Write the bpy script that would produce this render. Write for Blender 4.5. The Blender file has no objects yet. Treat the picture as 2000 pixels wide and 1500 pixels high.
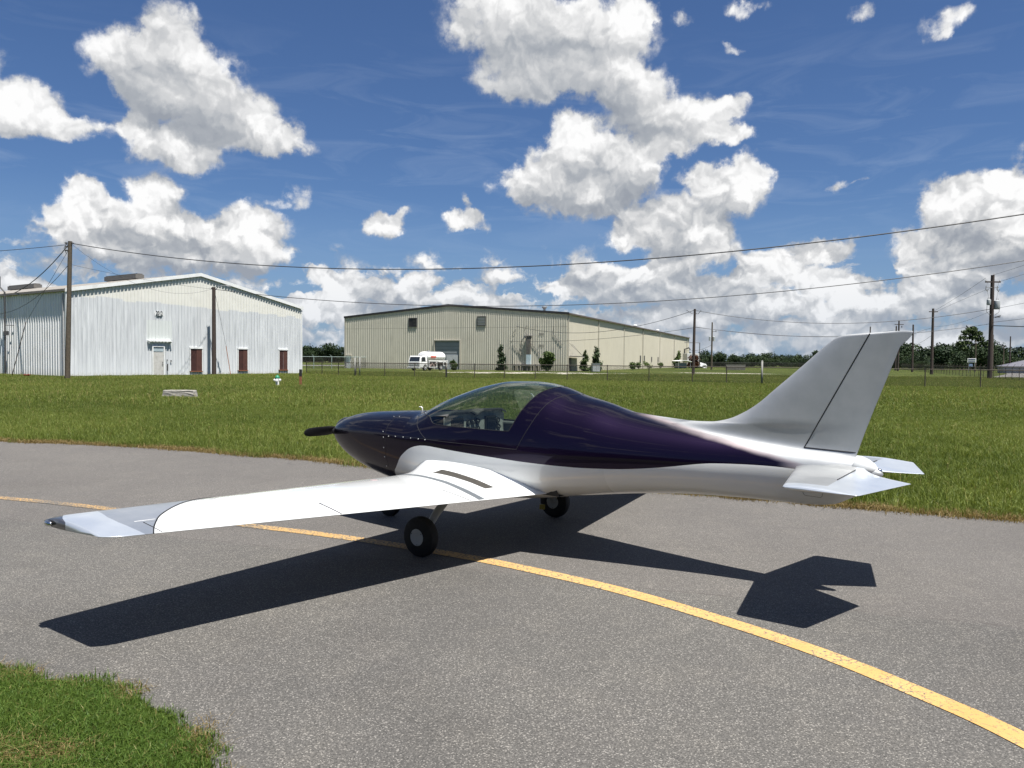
import bpy, bmesh, math, random
import numpy as np
from math import radians, sin, cos, pi, atan2
from mathutils import Vector, Matrix, Euler

# ------------------------------------------------------------------ camera, light, sky
SC = bpy.context.scene
COL = SC.collection
cam_d = bpy.data.cameras.new("camera")
cam = bpy.data.objects.new("camera", cam_d)
COL.objects.link(cam)
cam_d.sensor_width = 36.0
cam_d.lens = 1509.77 / 2000 * 36.0
cam_d.clip_start = 0.05
cam_d.clip_end = 4000
PITCH = math.atan((750 - 703.06) / 1509.77)
cam.matrix_world = Matrix.Translation((0, 0, 1.65)) @ Matrix.Rotation(pi / 2 - PITCH, 4, 'X') @ Matrix.Rotation(0.00905, 4, 'Z')
SC.camera = cam
SC.render.resolution_x, SC.render.resolution_y = 1024, 768
SC.view_settings.view_transform = 'Standard'
SC.view_settings.look = 'None'
SC.view_settings.exposure = 1.0
SC.view_settings.gamma = 1.0
SC.cycles.max_bounces = 6
SC.cycles.transparent_max_bounces = 16
SC.cycles.caustics_reflective = False
SC.cycles.caustics_refractive = False
SC.cycles.use_denoising = True

SUN_V = Vector((0.2285, -0.2796, 1.0)).normalized()
sun_d = bpy.data.lights.new("sun", 'SUN')
sun_d.energy = 4.9
sun_d.angle = radians(0.53)
sun_d.color = (1.0, 0.96, 0.90)
sun = bpy.data.objects.new("sun", sun_d)
sun.rotation_euler = (-SUN_V).to_track_quat('-Z', 'Y').to_euler()
sun.location = (0, 0, 50)
COL.objects.link(sun)

SKYB = """-0.413,0.359,0.041,0.039 -0.459,0.331,0.053,0.031 -0.394,0.314,0.073,0.046 -0.349,0.278,0.070,0.037 -0.296,0.260,0.051,0.020 -0.433,0.293,0.038,0.032 -0.457,0.260,0.029,0.016 -0.417,0.240,0.055,0.025 -0.378,0.229,0.028,0.013 -0.555,0.266,0.040,0.028 -0.521,0.253,0.039,0.018 -0.573,0.240,0.028,0.013 -0.580,0.307,0.010,0.020 -0.573,0.258,0.028,0.026 -0.004,0.406,0.098,0.043 0.081,0.386,0.104,0.050 0.023,0.347,0.079,0.034 0.127,0.340,0.048,0.034 0.159,0.324,0.051,0.034 0.204,0.294,0.069,0.035 0.247,0.303,0.031,0.016 0.281,0.312,0.018,0.014 0.192,0.262,0.038,0.015 0.266,0.273,0.037,0.015 0.145,0.411,0.032,0.027 0.069,0.283,0.033,0.027 0.108,0.264,0.052,0.036 0.154,0.239,0.038,0.030 0.024,0.225,0.056,0.022 0.077,0.206,0.072,0.028 0.129,0.209,0.058,0.034 0.056,0.246,0.046,0.028 0.239,0.227,0.037,0.021 0.288,0.224,0.029,0.030 0.267,0.201,0.046,0.025 0.212,0.194,0.022,0.015 0.193,0.176,0.051,0.028 0.155,0.161,0.039,0.019 0.250,0.168,0.031,0.022 0.225,0.144,0.069,0.028 0.129,0.152,0.026,0.013 0.547,0.179,0.053,0.032 0.519,0.154,0.045,0.028 0.508,0.182,0.035,0.025 0.572,0.218,0.014,0.021 0.566,0.187,0.028,0.027 0.549,0.118,0.067,0.033 0.473,0.134,0.026,0.023 0.515,0.086,0.055,0.028 0.581,0.143,0.037,0.032 -0.506,0.179,0.028,0.018 -0.428,0.190,0.035,0.022 -0.460,0.161,0.074,0.020 -0.486,0.136,0.077,0.023 -0.378,0.150,0.063,0.021 -0.337,0.165,0.035,0.024 -0.302,0.155,0.030,0.024 -0.406,0.119,0.111,0.021 -0.522,0.150,0.035,0.019 -0.332,0.129,0.059,0.021 -0.272,0.203,0.023,0.017 -0.290,0.189,0.024,0.009 -0.542,0.104,0.039,0.011 -0.162,0.168,0.027,0.019 -0.139,0.181,0.013,0.008 -0.064,0.174,0.039,0.013 -0.058,0.196,0.007,0.014 -0.209,0.116,0.025,0.016 -0.234,0.096,0.037,0.013 -0.113,0.125,0.026,0.016 -0.119,0.099,0.039,0.013 -0.031,0.133,0.020,0.016 -0.021,0.107,0.033,0.013 -0.171,0.085,0.058,0.016 -0.067,0.074,0.066,0.013 -0.234,0.070,0.050,0.013 0.091,0.133,0.020,0.016 0.117,0.107,0.052,0.023 0.194,0.107,0.051,0.019 0.150,0.081,0.084,0.019 0.317,0.120,0.036,0.018 0.364,0.134,0.035,0.017 0.341,0.104,0.059,0.015 0.398,0.141,0.014,0.012 0.263,0.093,0.062,0.019 0.402,0.202,0.021,0.008 0.424,0.203,0.008,0.005 0.208,0.405,0.016,0.011 0.276,0.370,0.021,0.007 0.288,0.409,0.027,0.009 0.414,0.393,0.022,0.011 0.503,0.369,0.030,0.017 0.499,0.352,0.015,0.008 0.528,0.374,0.015,0.012 0.404,0.090,0.045,0.012 0.306,0.068,0.078,0.016 0.432,0.065,0.082,0.015 0.560,0.062,0.057,0.017 0.227,0.055,0.075,0.013 0.065,0.094,0.039,0.013 -0.196,0.052,0.051,0.010 0.377,0.042,0.074,0.011 0.512,0.029,0.075,0.012 -0.566,0.075,0.033,0.014"""


class NT:
    """small helper to write node trees"""
    def __init__(s, tree):
        s.t = tree; s.n = tree.nodes; s.l = tree.links
    def new(s, typ, inputs=None, **kw):
        nd = s.n.new(typ)
        for k, v in kw.items():
            setattr(nd, k, v)
        for k, v in (inputs or {}).items():
            s.put(nd.inputs[k], v)
        return nd
    def put(s, sock, v):
        if isinstance(v, bpy.types.NodeSocket):
            s.l.new(v, sock)
        elif v is not None:
            sock.default_value = v
    def m(s, op, a, b=None, c=None, clamp=False):
        nd = s.n.new('ShaderNodeMath'); nd.operation = op; nd.use_clamp = clamp
        for i, v in enumerate((a, b, c)):
            if v is not None:
                s.put(nd.inputs[i], v)
        return nd.outputs[0]
    def v(s, op, a, b=None, c=None, scale=None):
        nd = s.n.new('ShaderNodeVectorMath'); nd.operation = op
        for i, x in enumerate((a, b, c)):
            if x is not None:
                s.put(nd.inputs[i], x)
        if scale is not None:
            s.put(nd.inputs['Scale'], scale)
        return nd.outputs['Value'] if op in ('DOT_PRODUCT', 'LENGTH', 'DISTANCE') else nd.outputs['Vector']
    def noise(s, vec, scale, detail=4, rough=.5, dist=0, out='Fac', dims='2D', w=None):
        nd = s.new('ShaderNodeTexNoise', {'Scale': scale, 'Detail': detail, 'Roughness': rough, 'Distortion': dist}, noise_dimensions=dims)
        if vec is not None: s.put(nd.inputs['Vector'], vec)
        if w is not None: s.put(nd.inputs['W'], w)
        return nd.outputs[out]
    def ramp(s, fac, stops, interp='LINEAR'):
        nd = s.n.new('ShaderNodeValToRGB'); cr = nd.color_ramp; cr.interpolation = interp
        while len(cr.elements) < len(stops): cr.elements.new(0.5)
        for e, (p, c) in zip(cr.elements, stops):
            e.position = p; e.color = (c[0], c[1], c[2], 1) if len(c) == 3 else c
        s.put(nd.inputs[0], fac)
        return nd.outputs['Color']
    def mr(s, val, a, b, c=0., d=1., smooth=False):
        nd = s.new('ShaderNodeMapRange', {'Value': val, 'From Min': a, 'From Max': b, 'To Min': c, 'To Max': d})
        if smooth: nd.interpolation_type = 'SMOOTHSTEP'
        return nd.outputs[0]
    def mix(s, fac, a, b, blend='MIX'):
        nd = s.n.new('ShaderNodeMix'); nd.data_type = 'RGBA'; nd.blend_type = blend
        s.put(nd.inputs[0], fac)
        s.put(nd.inputs[6], a if isinstance(a, bpy.types.NodeSocket) else tuple(a) + (1,) * (4 - len(a)))
        s.put(nd.inputs[7], b if isinstance(b, bpy.types.NodeSocket) else tuple(b) + (1,) * (4 - len(b)))
        return nd.outputs[2]


def build_sky():
    w = bpy.data.worlds.new("World"); SC.world = w; w.use_nodes = True
    T = NT(w.node_tree); T.n.clear()
    out = T.new('ShaderNodeOutputWorld'); bg = T.new('ShaderNodeBackground')
    T.l.new(bg.outputs[0], out.inputs[0])
    sky = T.new('ShaderNodeTexSky', sky_type='NISHITA', sun_disc=False, sun_elevation=radians(70.1),
                sun_rotation=atan2(SUN_V.x, SUN_V.y), air_density=1.0, dust_density=0.6, ozone_density=2.6, altitude=50)
    tc = T.new('ShaderNodeTexCoord').outputs['Generated']
    sep = T.new('ShaderNodeSeparateXYZ', {0: tc})
    X, Y, Z = sep.outputs
    az = T.m('ARCTAN2', X, Y); el = T.m('ARCSINE', Z)
    P = T.new('ShaderNodeCombineXYZ', {0: az, 1: el, 2: 0.0}).outputs[0]
    # turbulence that warps the cloud outlines
    def warp(Pv, amp):
        n1 = T.noise(Pv, 16, 7, .60, 0, 'Color')
        o = T.v('SUBTRACT', n1, (.5, .5, .5))
        return T.v('MULTIPLY_ADD', o, (amp, amp * .8, 0), Pv)
    P1 = warp(P, .055)
    fine = T.noise(P, 34, 9, .62)
    vor = T.new('ShaderNodeTexVoronoi', {'Vector': P1, 'Scale': 30., 'Detail': 2.0, 'Roughness': .6, 'Smoothness': .5}, feature='SMOOTH_F1', voronoi_dimensions='2D', normalize=True).outputs['Distance']
    vor_u = T.new('ShaderNodeTexVoronoi', {'Vector': T.v('ADD', P1, (.0025, .0075, 0)), 'Scale': 30., 'Detail': 2.0, 'Roughness': .6, 'Smoothness': .5}, feature='SMOOTH_F1', voronoi_dimensions='2D', normalize=True).outputs['Distance']
    bill = T.m('SUBTRACT', vor_u, vor)
    nb = T.noise(P1, 13, 4, .55); nb_u = T.noise(T.v('ADD', P1, (.005, .016, 0)), 13, 4, .55)
    bill2 = T.m('SUBTRACT', nb, nb_u)
    blobs = [tuple(map(float, b.split(','))) for b in SKYB.split()]
    def dens(Pv, amin=0.0):
        acc = None
        for (cx, cy, rx, ry) in blobs:
            if rx * ry < amin: continue
            wisp = (cx > .2 and cy > .34) or (cx > .38 and cy > .19 and rx < .03) or rx * ry < .00045
            q = T.v('MULTIPLY_ADD', Pv, (1 / rx / 1.25, 1 / ry / 1.25, 0), (-cx / rx / 1.25, -cy / ry / 1.25, 0))
            d = T.v('DOT_PRODUCT', q, q)
            a = T.m('SUBTRACT', 1.0, d, clamp=True)
            if wisp: a = T.m('MULTIPLY', a, .62)
            acc = T.m('MULTIPLY', a, a) if acc is None else T.m('MULTIPLY_ADD', a, a, acc)
        return acc
    D0 = dens(P1)
    D1 = dens(T.v('ADD', P1, (.006, .020, 0)), .0009)
    # generic cumulus everywhere outside the photographed part of the sky
    gn = T.noise(T.v('MULTIPLY', P, (1, 1.8, 1)), 3.2, 8, .58)
    gout = T.m('MAXIMUM', T.mr(T.m('ABSOLUTE', az), .62, .85), T.mr(el, .42, .55))
    back = T.mr(Y, .15, -.15, .0, .07)
    G = T.m('MULTIPLY', T.mr(T.m('SUBTRACT', gn, back), .52, .66), gout)
    gn1 = T.noise(T.v('MULTIPLY', T.v('ADD', P, (.01, .03, 0)), (1, 1.8, 1)), 3.2, 4, .58)
    G1 = T.m('MULTIPLY', T.mr(T.m('SUBTRACT', gn1, back), .52, .66), gout)
    # low broken bank towards the horizon
    bn = T.noise(T.v('MULTIPLY', P1, (1, 2.1, 1)), 19, 7, .58)
    band = T.mr(el, .145, .03, 0, 1)
    bz = T.m('ADD', bn, T.m('MULTIPLY', band, .36))
    B = T.m('MULTIPLY', T.m('MULTIPLY', T.mr(bz, .56, .74), T.mr(el, -.01, .02)), T.mr(el, .155, .10))
    B = T.m('MULTIPLY', B, T.mr(az, .62, .5, .6, 1))
    Dn = T.m('ADD', T.m('MULTIPLY_ADD', B, .45, D0), G)
    dn1 = T.m('ADD', D1, G1)
    nz = T.m('MULTIPLY_ADD', T.m('SUBTRACT', .34, vor), .85, T.m('MULTIPLY', T.m('SUBTRACT', fine, .5), 1.15))
    rag = T.m('MULTIPLY_ADD', nz, T.mr(Dn, .0, .30), Dn)
    alpha = T.mr(rag, .06, .60, 0, 1, True)
    # light: tops towards the sun white, thick undersides grey
    grad = T.m('SUBTRACT', Dn, dn1)
    thick = T.mr(dn1, .15, 1.7)
    puff = T.m('SUBTRACT', .36, vor)
    f2 = T.noise(T.v('ADD', P1, (.3, .1, .2)), 22, 6, .6)
    lit = T.m('MULTIPLY_ADD', grad, .62, .50)
    lit = T.m('MULTIPLY_ADD', puff, .45, lit)
    lit = T.m('MULTIPLY_ADD', T.m('MULTIPLY', bill, T.mr(el, .30, .12, .5, 1.)), 2.5, lit)
    lit = T.m('MULTIPLY_ADD', T.m('MULTIPLY', bill2, T.mr(el, .30, .12, .7, 1.)), 2.3, lit)
    lit = T.m('MULTIPLY_ADD', T.m('SUBTRACT', fine, .5), .45, lit)
    lit = T.m('MULTIPLY_ADD', T.m('SUBTRACT', f2, .5), .40, lit)
    lit = T.m('MULTIPLY_ADD', thick, -.40, lit)
    lowd = T.mr(el, .12, .02, 0, .16)
    patchy = T.noise(P1, 9, 5, .6)
    lit = T.m('MULTIPLY_ADD', T.m('MULTIPLY', T.mr(el, .24, .17), T.mr(patchy, .38, .56)), -.30, lit)
    lit = T.m('SUBTRACT', lit, lowd)
    lit = T.mr(lit, -.55, 1.15)
    ccol = T.ramp(lit, [(0.0, (.22, .24, .275)), (.30, (.285, .303, .33)), (.50, (.375, .386, .402)), (.66, (.45, .456, .465)), (.82, (.56, .562, .565)), (1.0, (.67, .67, .67))])
    ccol = T.mix(T.mr(el, .0, .13, .42, 0), ccol, (.26, .32, .41))
    # high thin streaks
    ci = T.noise(T.v('MULTIPLY', P, (2.2, 12, 1)), 3.0, 7, .6, .6)
    ci = T.m('MULTIPLY', T.m('MULTIPLY', T.mr(ci, .48, .85, 0, .14), T.mr(el, .10, .20)), T.mr(el, .40, .30))
    skyc = T.mix(1.0, sky.outputs[0], (SKYMUL * .66, SKYMUL * .84, SKYMUL * 1.12), 'MULTIPLY')
    skyc = T.mix(T.mr(el, .0, .20, .55, 0), skyc, (.18, .27, .42))
    c1 = T.mix(ci, skyc, (.50, .56, .64))
    c2 = T.mix(alpha, c1, ccol)
    # below the horizon
    c3 = T.mix(T.mr(Z, -.05, -.03, 0, 1), (.06, .07, .05), c2)
    T.l.new(c3, bg.inputs[0]); bg.inputs[1].default_value = SKYSTR
    w.cycles.sampling_method = 'MANUAL'; w.cycles.sample_map_resolution = 512

SKYMUL = 0.055
SKYSTR = 0.74
build_sky()


# ------------------------------------------------------------------ helpers
random.seed(7)
RNG = np.random.default_rng(11)

def tag(o, label=None, cat=None, group=None, kind=None):
    if label: o['label'] = label
    if cat: o['category'] = cat
    if group: o['group'] = group
    if kind: o['kind'] = kind
    return o

def empty(name, loc=(0, 0, 0), rz=0.0):
    o = bpy.data.objects.new(name, None); COL.objects.link(o)
    o.location = loc; o.rotation_euler = (0, 0, rz); o.empty_display_size = .2
    return o

def raw(name, verts, faces, mats, parent=None, smooth=False, mi=None, loc=None, rz=None, link=True):
    me = bpy.data.meshes.new(name)
    me.from_pydata([tuple(map(float, v)) for v in verts], [], [tuple(map(int, f)) for f in faces])
    if not isinstance(mats, (list, tuple)): mats = [mats]
    for m in mats: me.materials.append(m)
    if mi is not None:
        me.polygons.foreach_set('material_index', np.array(mi, dtype=np.int32))
    if smooth:
        me.polygons.foreach_set('use_smooth', np.ones(len(me.polygons), dtype=bool))
    me.update()
    o = bpy.data.objects.new(name, me)
    if link: COL.objects.link(o)
    if parent: o.parent = parent
    if loc is not None: o.location = loc
    if rz is not None: o.rotation_euler = (0, 0, rz)
    return o

class MB:
    def __init__(s): s.v = []; s.f = []; s.m = []
    def add(s, vs, fs, mi=0):
        b = len(s.v); s.v += [tuple(v) for v in vs]; s.f += [tuple(i + b for i in f) for f in fs]; s.m += [mi] * len(fs); return s
    def box(s, c, d, mi=0, rz=0., rx=0., ry=0.):
        R = Euler((rx, ry, rz)).to_matrix(); c = Vector(c)
        vs = [c + R @ Vector((x * d[0] / 2, y * d[1] / 2, z * d[2] / 2)) for x in (-1, 1) for y in (-1, 1) for z in (-1, 1)]
        return s.add(vs, [(0, 1, 3, 2), (4, 6, 7, 5), (0, 4, 5, 1), (2, 3, 7, 6), (0, 2, 6, 4), (1, 5, 7, 3)], mi)
    def tube(s, pts, r, n=8, mi=0, cap=True):
        pts = [Vector(p) for p in pts]; rs = r if isinstance(r, (list, tuple)) else [r] * len(pts)
        vs = []; up = None
        for i, p in enumerate(pts):
            t = (pts[min(i + 1, len(pts) - 1)] - pts[max(i - 1, 0)]).normalized()
            if up is None: up = Vector((0, 0, 1)) if abs(t.z) < .9 else Vector((1, 0, 0))
            a = t.cross(up).normalized(); up = a.cross(t).normalized()
            for k in range(n):
                q = 2 * pi * k / n
                vs.append(p + (a * cos(q) + up * sin(q)) * rs[i])
        fs = []
        for i in range(len(pts) - 1):
            for k in range(n):
                k2 = (k + 1) % n
                fs.append((i * n + k, i * n + k2, (i + 1) * n + k2, (i + 1) * n + k))
        if cap:
            fs.append(tuple(range(n))[::-1]); fs.append(tuple((len(pts) - 1) * n + k for k in range(n)))
        return s.add(vs, fs, mi)
    def ell(s, c, r, nu=12, nv=8, mi=0, R=None):
        c = Vector(c); vs = []; R = R or Matrix.Identity(3)
        for j in range(nv + 1):
            th = pi * j / nv
            for i in range(nu):
                ph = 2 * pi * i / nu
                vs.append(c + R @ Vector((r[0] * sin(th) * cos(ph), r[1] * sin(th) * sin(ph), r[2] * cos(th))))
        fs = [(j * nu + i, (j + 1) * nu + i, (j + 1) * nu + (i + 1) % nu, j * nu + (i + 1) % nu) for j in range(nv) for i in range(nu)]
        return s.add(vs, fs, mi)
    def lathe(s, c, prof, n=20, mi=0, R=None):
        c = Vector(c); R = R or Matrix.Identity(3); vs = []
        for (r, h) in prof:
            for i in range(n):
                a = 2 * pi * i / n; vs.append(c + R @ Vector((r * cos(a), r * sin(a), h)))
        fs = [(j * n + i, j * n + (i + 1) % n, (j + 1) * n + (i + 1) % n, (j + 1) * n + i) for j in range(len(prof) - 1) for i in range(n)]
        fs.append(tuple(range(n))[::-1]); fs.append(tuple((len(prof) - 1) * n + i for i in range(n)))
        return s.add(vs, fs, mi)
    def build(s, name, mats, parent=None, smooth=False, **k):
        return raw(name, s.v, s.f, mats, parent, smooth, s.m, **k)

def auto_smooth(o, ang=35):
    me = o.data
    me.polygons.foreach_set('use_smooth', np.ones(len(me.polygons), dtype=bool))
    bm = bmesh.new(); bm.from_mesh(me)
    for e in bm.edges:
        if len(e.link_faces) == 2 and e.calc_face_angle(0) > radians(ang): e.smooth = False
    bm.to_mesh(me); bm.free(); return o

def bevel(o, w=.01, seg=2):
    m = o.modifiers.new('bevel', 'BEVEL'); m.width = w; m.segments = seg; m.limit_method = 'ANGLE'; m.angle_limit = radians(40)
    return o

# ------------------------------------------------------------------ materials
def mat(name, col, rough=.6, metal=0., var=.12, vscale=3., bump=0., bscale=40., coat=0., spec=.5, dirt=None, dscale=1.2, coord='Object', damount=.5):
    m = bpy.data.materials.new(name); m.use_nodes = True
    T = NT(m.node_tree); b = T.n['Principled BSDF']
    tc = T.new('ShaderNodeTexCoord').outputs[coord]
    n = T.noise(tc, vscale, 5, .6, dims='3D')
    lo = [max(0, c * (1 - var)) for c in col]; hi = [min(1, c * (1 + var)) for c in col]
    c = T.mix(T.mr(n, .3, .7), lo, hi)
    if dirt:
        dn = T.noise(tc, dscale, 8, .65, dims='3D')
        c = T.mix(T.m('MULTIPLY', T.mr(dn, .5, .72), damount), c, dirt)
    T.put(b.inputs['Base Color'], c)
    T.put(b.inputs['Roughness'], T.mr(n, .3, .7, max(0.02, rough * .85), min(1, rough * 1.15)))
    b.inputs['Metallic'].default_value = metal
    b.inputs['Coat Weight'].default_value = coat; b.inputs['Coat Roughness'].default_value = .06
    b.inputs['Specular IOR Level'].default_value = spec
    if bump:
        bn = T.noise(tc, bscale, 4, .6, dims='3D')
        T.put(b.inputs['Normal'], T.new('ShaderNodeBump', {'Strength': bump, 'Distance': .01, 'Height': bn}).outputs[0])
    return m

def asphalt_color(T, tc):
    """aggregate speckle; returns colour and height"""
    v1 = T.new('ShaderNodeTexVoronoi', {'Vector': tc, 'Scale': 185., 'Randomness': 1.}, feature='F1', voronoi_dimensions='2D')
    cellr = T.new('ShaderNodeSeparateColor', {0: v1.outputs['Color']}).outputs[0]
    v2 = T.new('ShaderNodeTexVoronoi', {'Vector': tc, 'Scale': 60.}, feature='F1', voronoi_dimensions='2D')
    cr2 = T.new('ShaderNodeSeparateColor', {0: v2.outputs['Color']}).outputs[0]
    n = T.noise(tc, 95, 5, .75)
    big = T.noise(tc, .45, 6, .6)
    mid = T.noise(tc, 3.1, 6, .65)
    base = T.ramp(n, [(.30, (.026, .025, .024)), (.5, (.076, .075, .072)), (.70, (.155, .150, .141))])
    stone = T.ramp(cellr, [(.0, (.024, .024, .023)), (.45, (.074, .073, .070)), (.88, (.118, .115, .110)), (.975, (.34, .33, .31))])
    c = T.mix(.52, base, stone)
    fl = T.m('MULTIPLY', T.m('GREATER_THAN', cr2, .955), T.m('LESS_THAN', v2.outputs['Distance'], .26))
    c = T.mix(T.m('MULTIPLY', fl, .45), c, (.30, .29, .27))
    c = T.mix(T.mr(big, .35, .65, .0, .5), c, T.mix(1.0, c, (.72, .72, .74), 'MULTIPLY'))
    c = T.mix(T.mr(mid, .45, .75, .0, .55), c, T.mix(1.0, c, (1.22, 1.20, 1.16), 'MULTIPLY'))
    st = T.mr(T.noise(tc, .75, 4, .6), .58, .72, 0, .22)
    c = T.mix(st, c, T.mix(1.0, c, (.62, .61, .60), 'MULTIPLY'))
    c = T.mix(1.0, c, (1.10, 1.07, 1.025), 'MULTIPLY')
    h = T.m('ADD', T.m('MULTIPLY', cellr, .5), n)
    return c, h

def mat_asphalt():
    m = bpy.data.materials.new('asphalt'); m.use_nodes = True
    T = NT(m.node_tree); b = T.n['Principled BSDF']
    tc = T.new('ShaderNodeTexCoord').outputs['Object']
    c, h = asphalt_color(T, tc)
    # faint longitudinal paving seams and hairline cracks
    wv = T.new('ShaderNodeTexVoronoi', {'Vector': T.v('ADD', tc, T.v('SCALE', T.noise(tc, 1.7, 5, .6, out='Color'), scale=.5)), 'Scale': .42}, feature='DISTANCE_TO_EDGE', voronoi_dimensions='2D').outputs['Distance']
    br = T.noise(tc, .8, 3)
    crack = T.m('MULTIPLY', T.m('LESS_THAN', wv, .0042), T.m('GREATER_THAN', br, .75))
    c = T.mix(T.m('MULTIPLY', crack, .7), c, (.03, .03, .03))
    # old patching joint running across the apron
    sep = T.new('ShaderNodeSeparateXYZ', {0: tc})
    jn = T.m('ADD', T.m('MULTIPLY_ADD', sep.outputs[0], .36, sep.outputs[1]), T.m('MULTIPLY', T.m('SUBTRACT', T.noise(tc, 2.2, 6), .5), .12))
    jd = T.m('ABSOLUTE', T.m('SUBTRACT', jn, 5.93))
    jm = T.m('MULTIPLY', T.mr(jd, .004, .02, 1, 0), T.mr(T.noise(tc, 9, 4), .4, .62))
    c = T.mix(T.m('MULTIPLY', jm, .6), c, (.045, .04, .035))
    c = T.mix(T.mr(jn, 5.85, 5.95, .0, .14), c, (.16, .14, .13))
    T.put(b.inputs['Base Color'], c)
    b.inputs['Roughness'].default_value = .86
    b.inputs['Specular IOR Level'].default_value = .35
    T.put(b.inputs['Normal'], T.new('ShaderNodeBump', {'Strength': .55, 'Distance': .006, 'Height': h}).outputs[0])
    return m

def mat_line():
    m = bpy.data.materials.new('worn_yellow_paint'); m.use_nodes = True
    T = NT(m.node_tree); b = T.n['Principled BSDF']
    tc = T.new('ShaderNodeTexCoord').outputs['Object']
    c, h = asphalt_color(T, tc)
    n = T.noise(tc, 42, 6, .7); n2 = T.noise(tc, 3, 4)
    sep = T.new('ShaderNodeSeparateXYZ', {0: tc})
    far = T.mr(sep.outputs[1], 5.6, 8.6, 0, .17)          # the far end of the line is more worn
    wear = T.mr(T.m('ADD', T.m('MULTIPLY_ADD', n2, .26, n), far), .66, .80)
    wob = T.noise(tc, 11, 5, .7)
    ed = T.new('ShaderNodeTexVoronoi', {'Vector': T.v('MULTIPLY_ADD', T.noise(tc, 14, 4, out='Color'), (.07, .07, 0), tc), 'Scale': 9.}, feature='DISTANCE_TO_EDGE', voronoi_dimensions='2D').outputs['Distance']
    ck = T.m('MULTIPLY', T.m('LESS_THAN', ed, .028), T.m('GREATER_THAN', wob, .5))
    wear = T.m('MAXIMUM', wear, T.m('MULTIPLY', ck, .7))
    yel = T.mix(T.mr(n2, .35, .65), (.44, .262, .082), (.52, .325, .115))
    yel = T.mix(T.mr(n, .3, .55, .5, 0), yel, (.40, .26, .10))
    T.put(b.inputs['Base Color'], T.mix(wear, yel, c))
    b.inputs['Roughness'].default_value = .8
    T.put(b.inputs['Normal'], T.new('ShaderNodeBump', {'Strength': .4, 'Distance': .005, 'Height': h}).outputs[0])
    return m

def mat_field():
    m = bpy.data.materials.new('field_turf'); m.use_nodes = True
    T = NT(m.node_tree); b = T.n['Principled BSDF']
    tc = T.new('ShaderNodeTexCoord').outputs['Object']
    n1 = T.noise(tc, .045, 6, .6); n2 = T.noise(tc, .9, 7, .7); n3 = T.noise(tc, 14, 5, .7)
    c = T.ramp(T.m('ADD', T.m('MULTIPLY', n1, .5), T.m('MULTIPLY', n2, .5)),
               [(.36, (.040, .060, .014)), (.5, (.085, .105, .024)), (.62, (.135, .145, .042))])
    c = T.mix(T.mr(n3, .3, .7, 0, .7), c, (.030, .042, .010))
    T.put(b.inputs['Base Color'], c)
    b.inputs['Roughness'].default_value = .95; b.inputs['Specular IOR Level'].default_value = .1
    T.put(b.inputs['Normal'], T.new('ShaderNodeBump', {'Strength': 1., 'Distance': .08, 'Height': T.noise(tc, 6, 6, .7)}).outputs[0])
    return m

def mat_blades(name, stops, dry=(.30, .235, .10), edge=None):
    m = bpy.data.materials.new(name); m.use_nodes = True
    T = NT(m.node_tree); b = T.n['Principled BSDF']
    geo = T.new('ShaderNodeNewGeometry').outputs['Position']
    t = T.new('ShaderNodeAttribute', attribute_name='tint').outputs['Fac']
    n1 = T.noise(geo, .11, 5, .6); n2 = T.noise(geo, 1.3, 4, .6)
    f = T.m('ADD', T.m('ADD', T.m('MULTIPLY', n1, .45), T.m('MULTIPLY', n2, .25)), T.m('MULTIPLY', t, .34))
    c = T.ramp(f, stops)
    c = T.mix(T.mr(t, .955, .985, 0, .7), c, dry)
    T.put(b.inputs['Base Color'], c)
    b.inputs['Roughness'].default_value = .55; b.inputs['Specular IOR Level'].default_value = .25
    tr = T.new('ShaderNodeBsdfTranslucent', {'Color': T.mix(1., c, (1.5, 1.5, .7), 'MULTIPLY')})
    mx = T.new('ShaderNodeMixShader', {0: .28}); T.l.new(b.outputs[0], mx.inputs[1]); T.l.new(tr.outputs[0], mx.inputs[2])
    T.l.new(mx.outputs[0], T.n['Material Output'].inputs[0])
    return m

def mat_leaf(name, a, bb, tr=.2):
    m = bpy.data.materials.new(name); m.use_nodes = True
    T = NT(m.node_tree); b = T.n['Principled BSDF']
    geo = T.new('ShaderNodeNewGeometry').outputs['Position']
    t = T.new('ShaderNodeAttribute', attribute_name='tint').outputs['Fac']
    oi = T.new('ShaderNodeObjectInfo').outputs['Random']
    f = T.m('ADD', T.m('MULTIPLY', t, .6), T.m('MULTIPLY', T.noise(geo, .35, 3), .4))
    f = T.m('MULTIPLY_ADD', T.m('SUBTRACT', oi, .5), .5, f)
    c = T.mix(T.mr(f, .1, .9), a, bb)
    T.put(b.inputs['Base Color'], c); b.inputs['Roughness'].default_value = .6; b.inputs['Specular IOR Level'].default_value = .2
    return m

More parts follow.
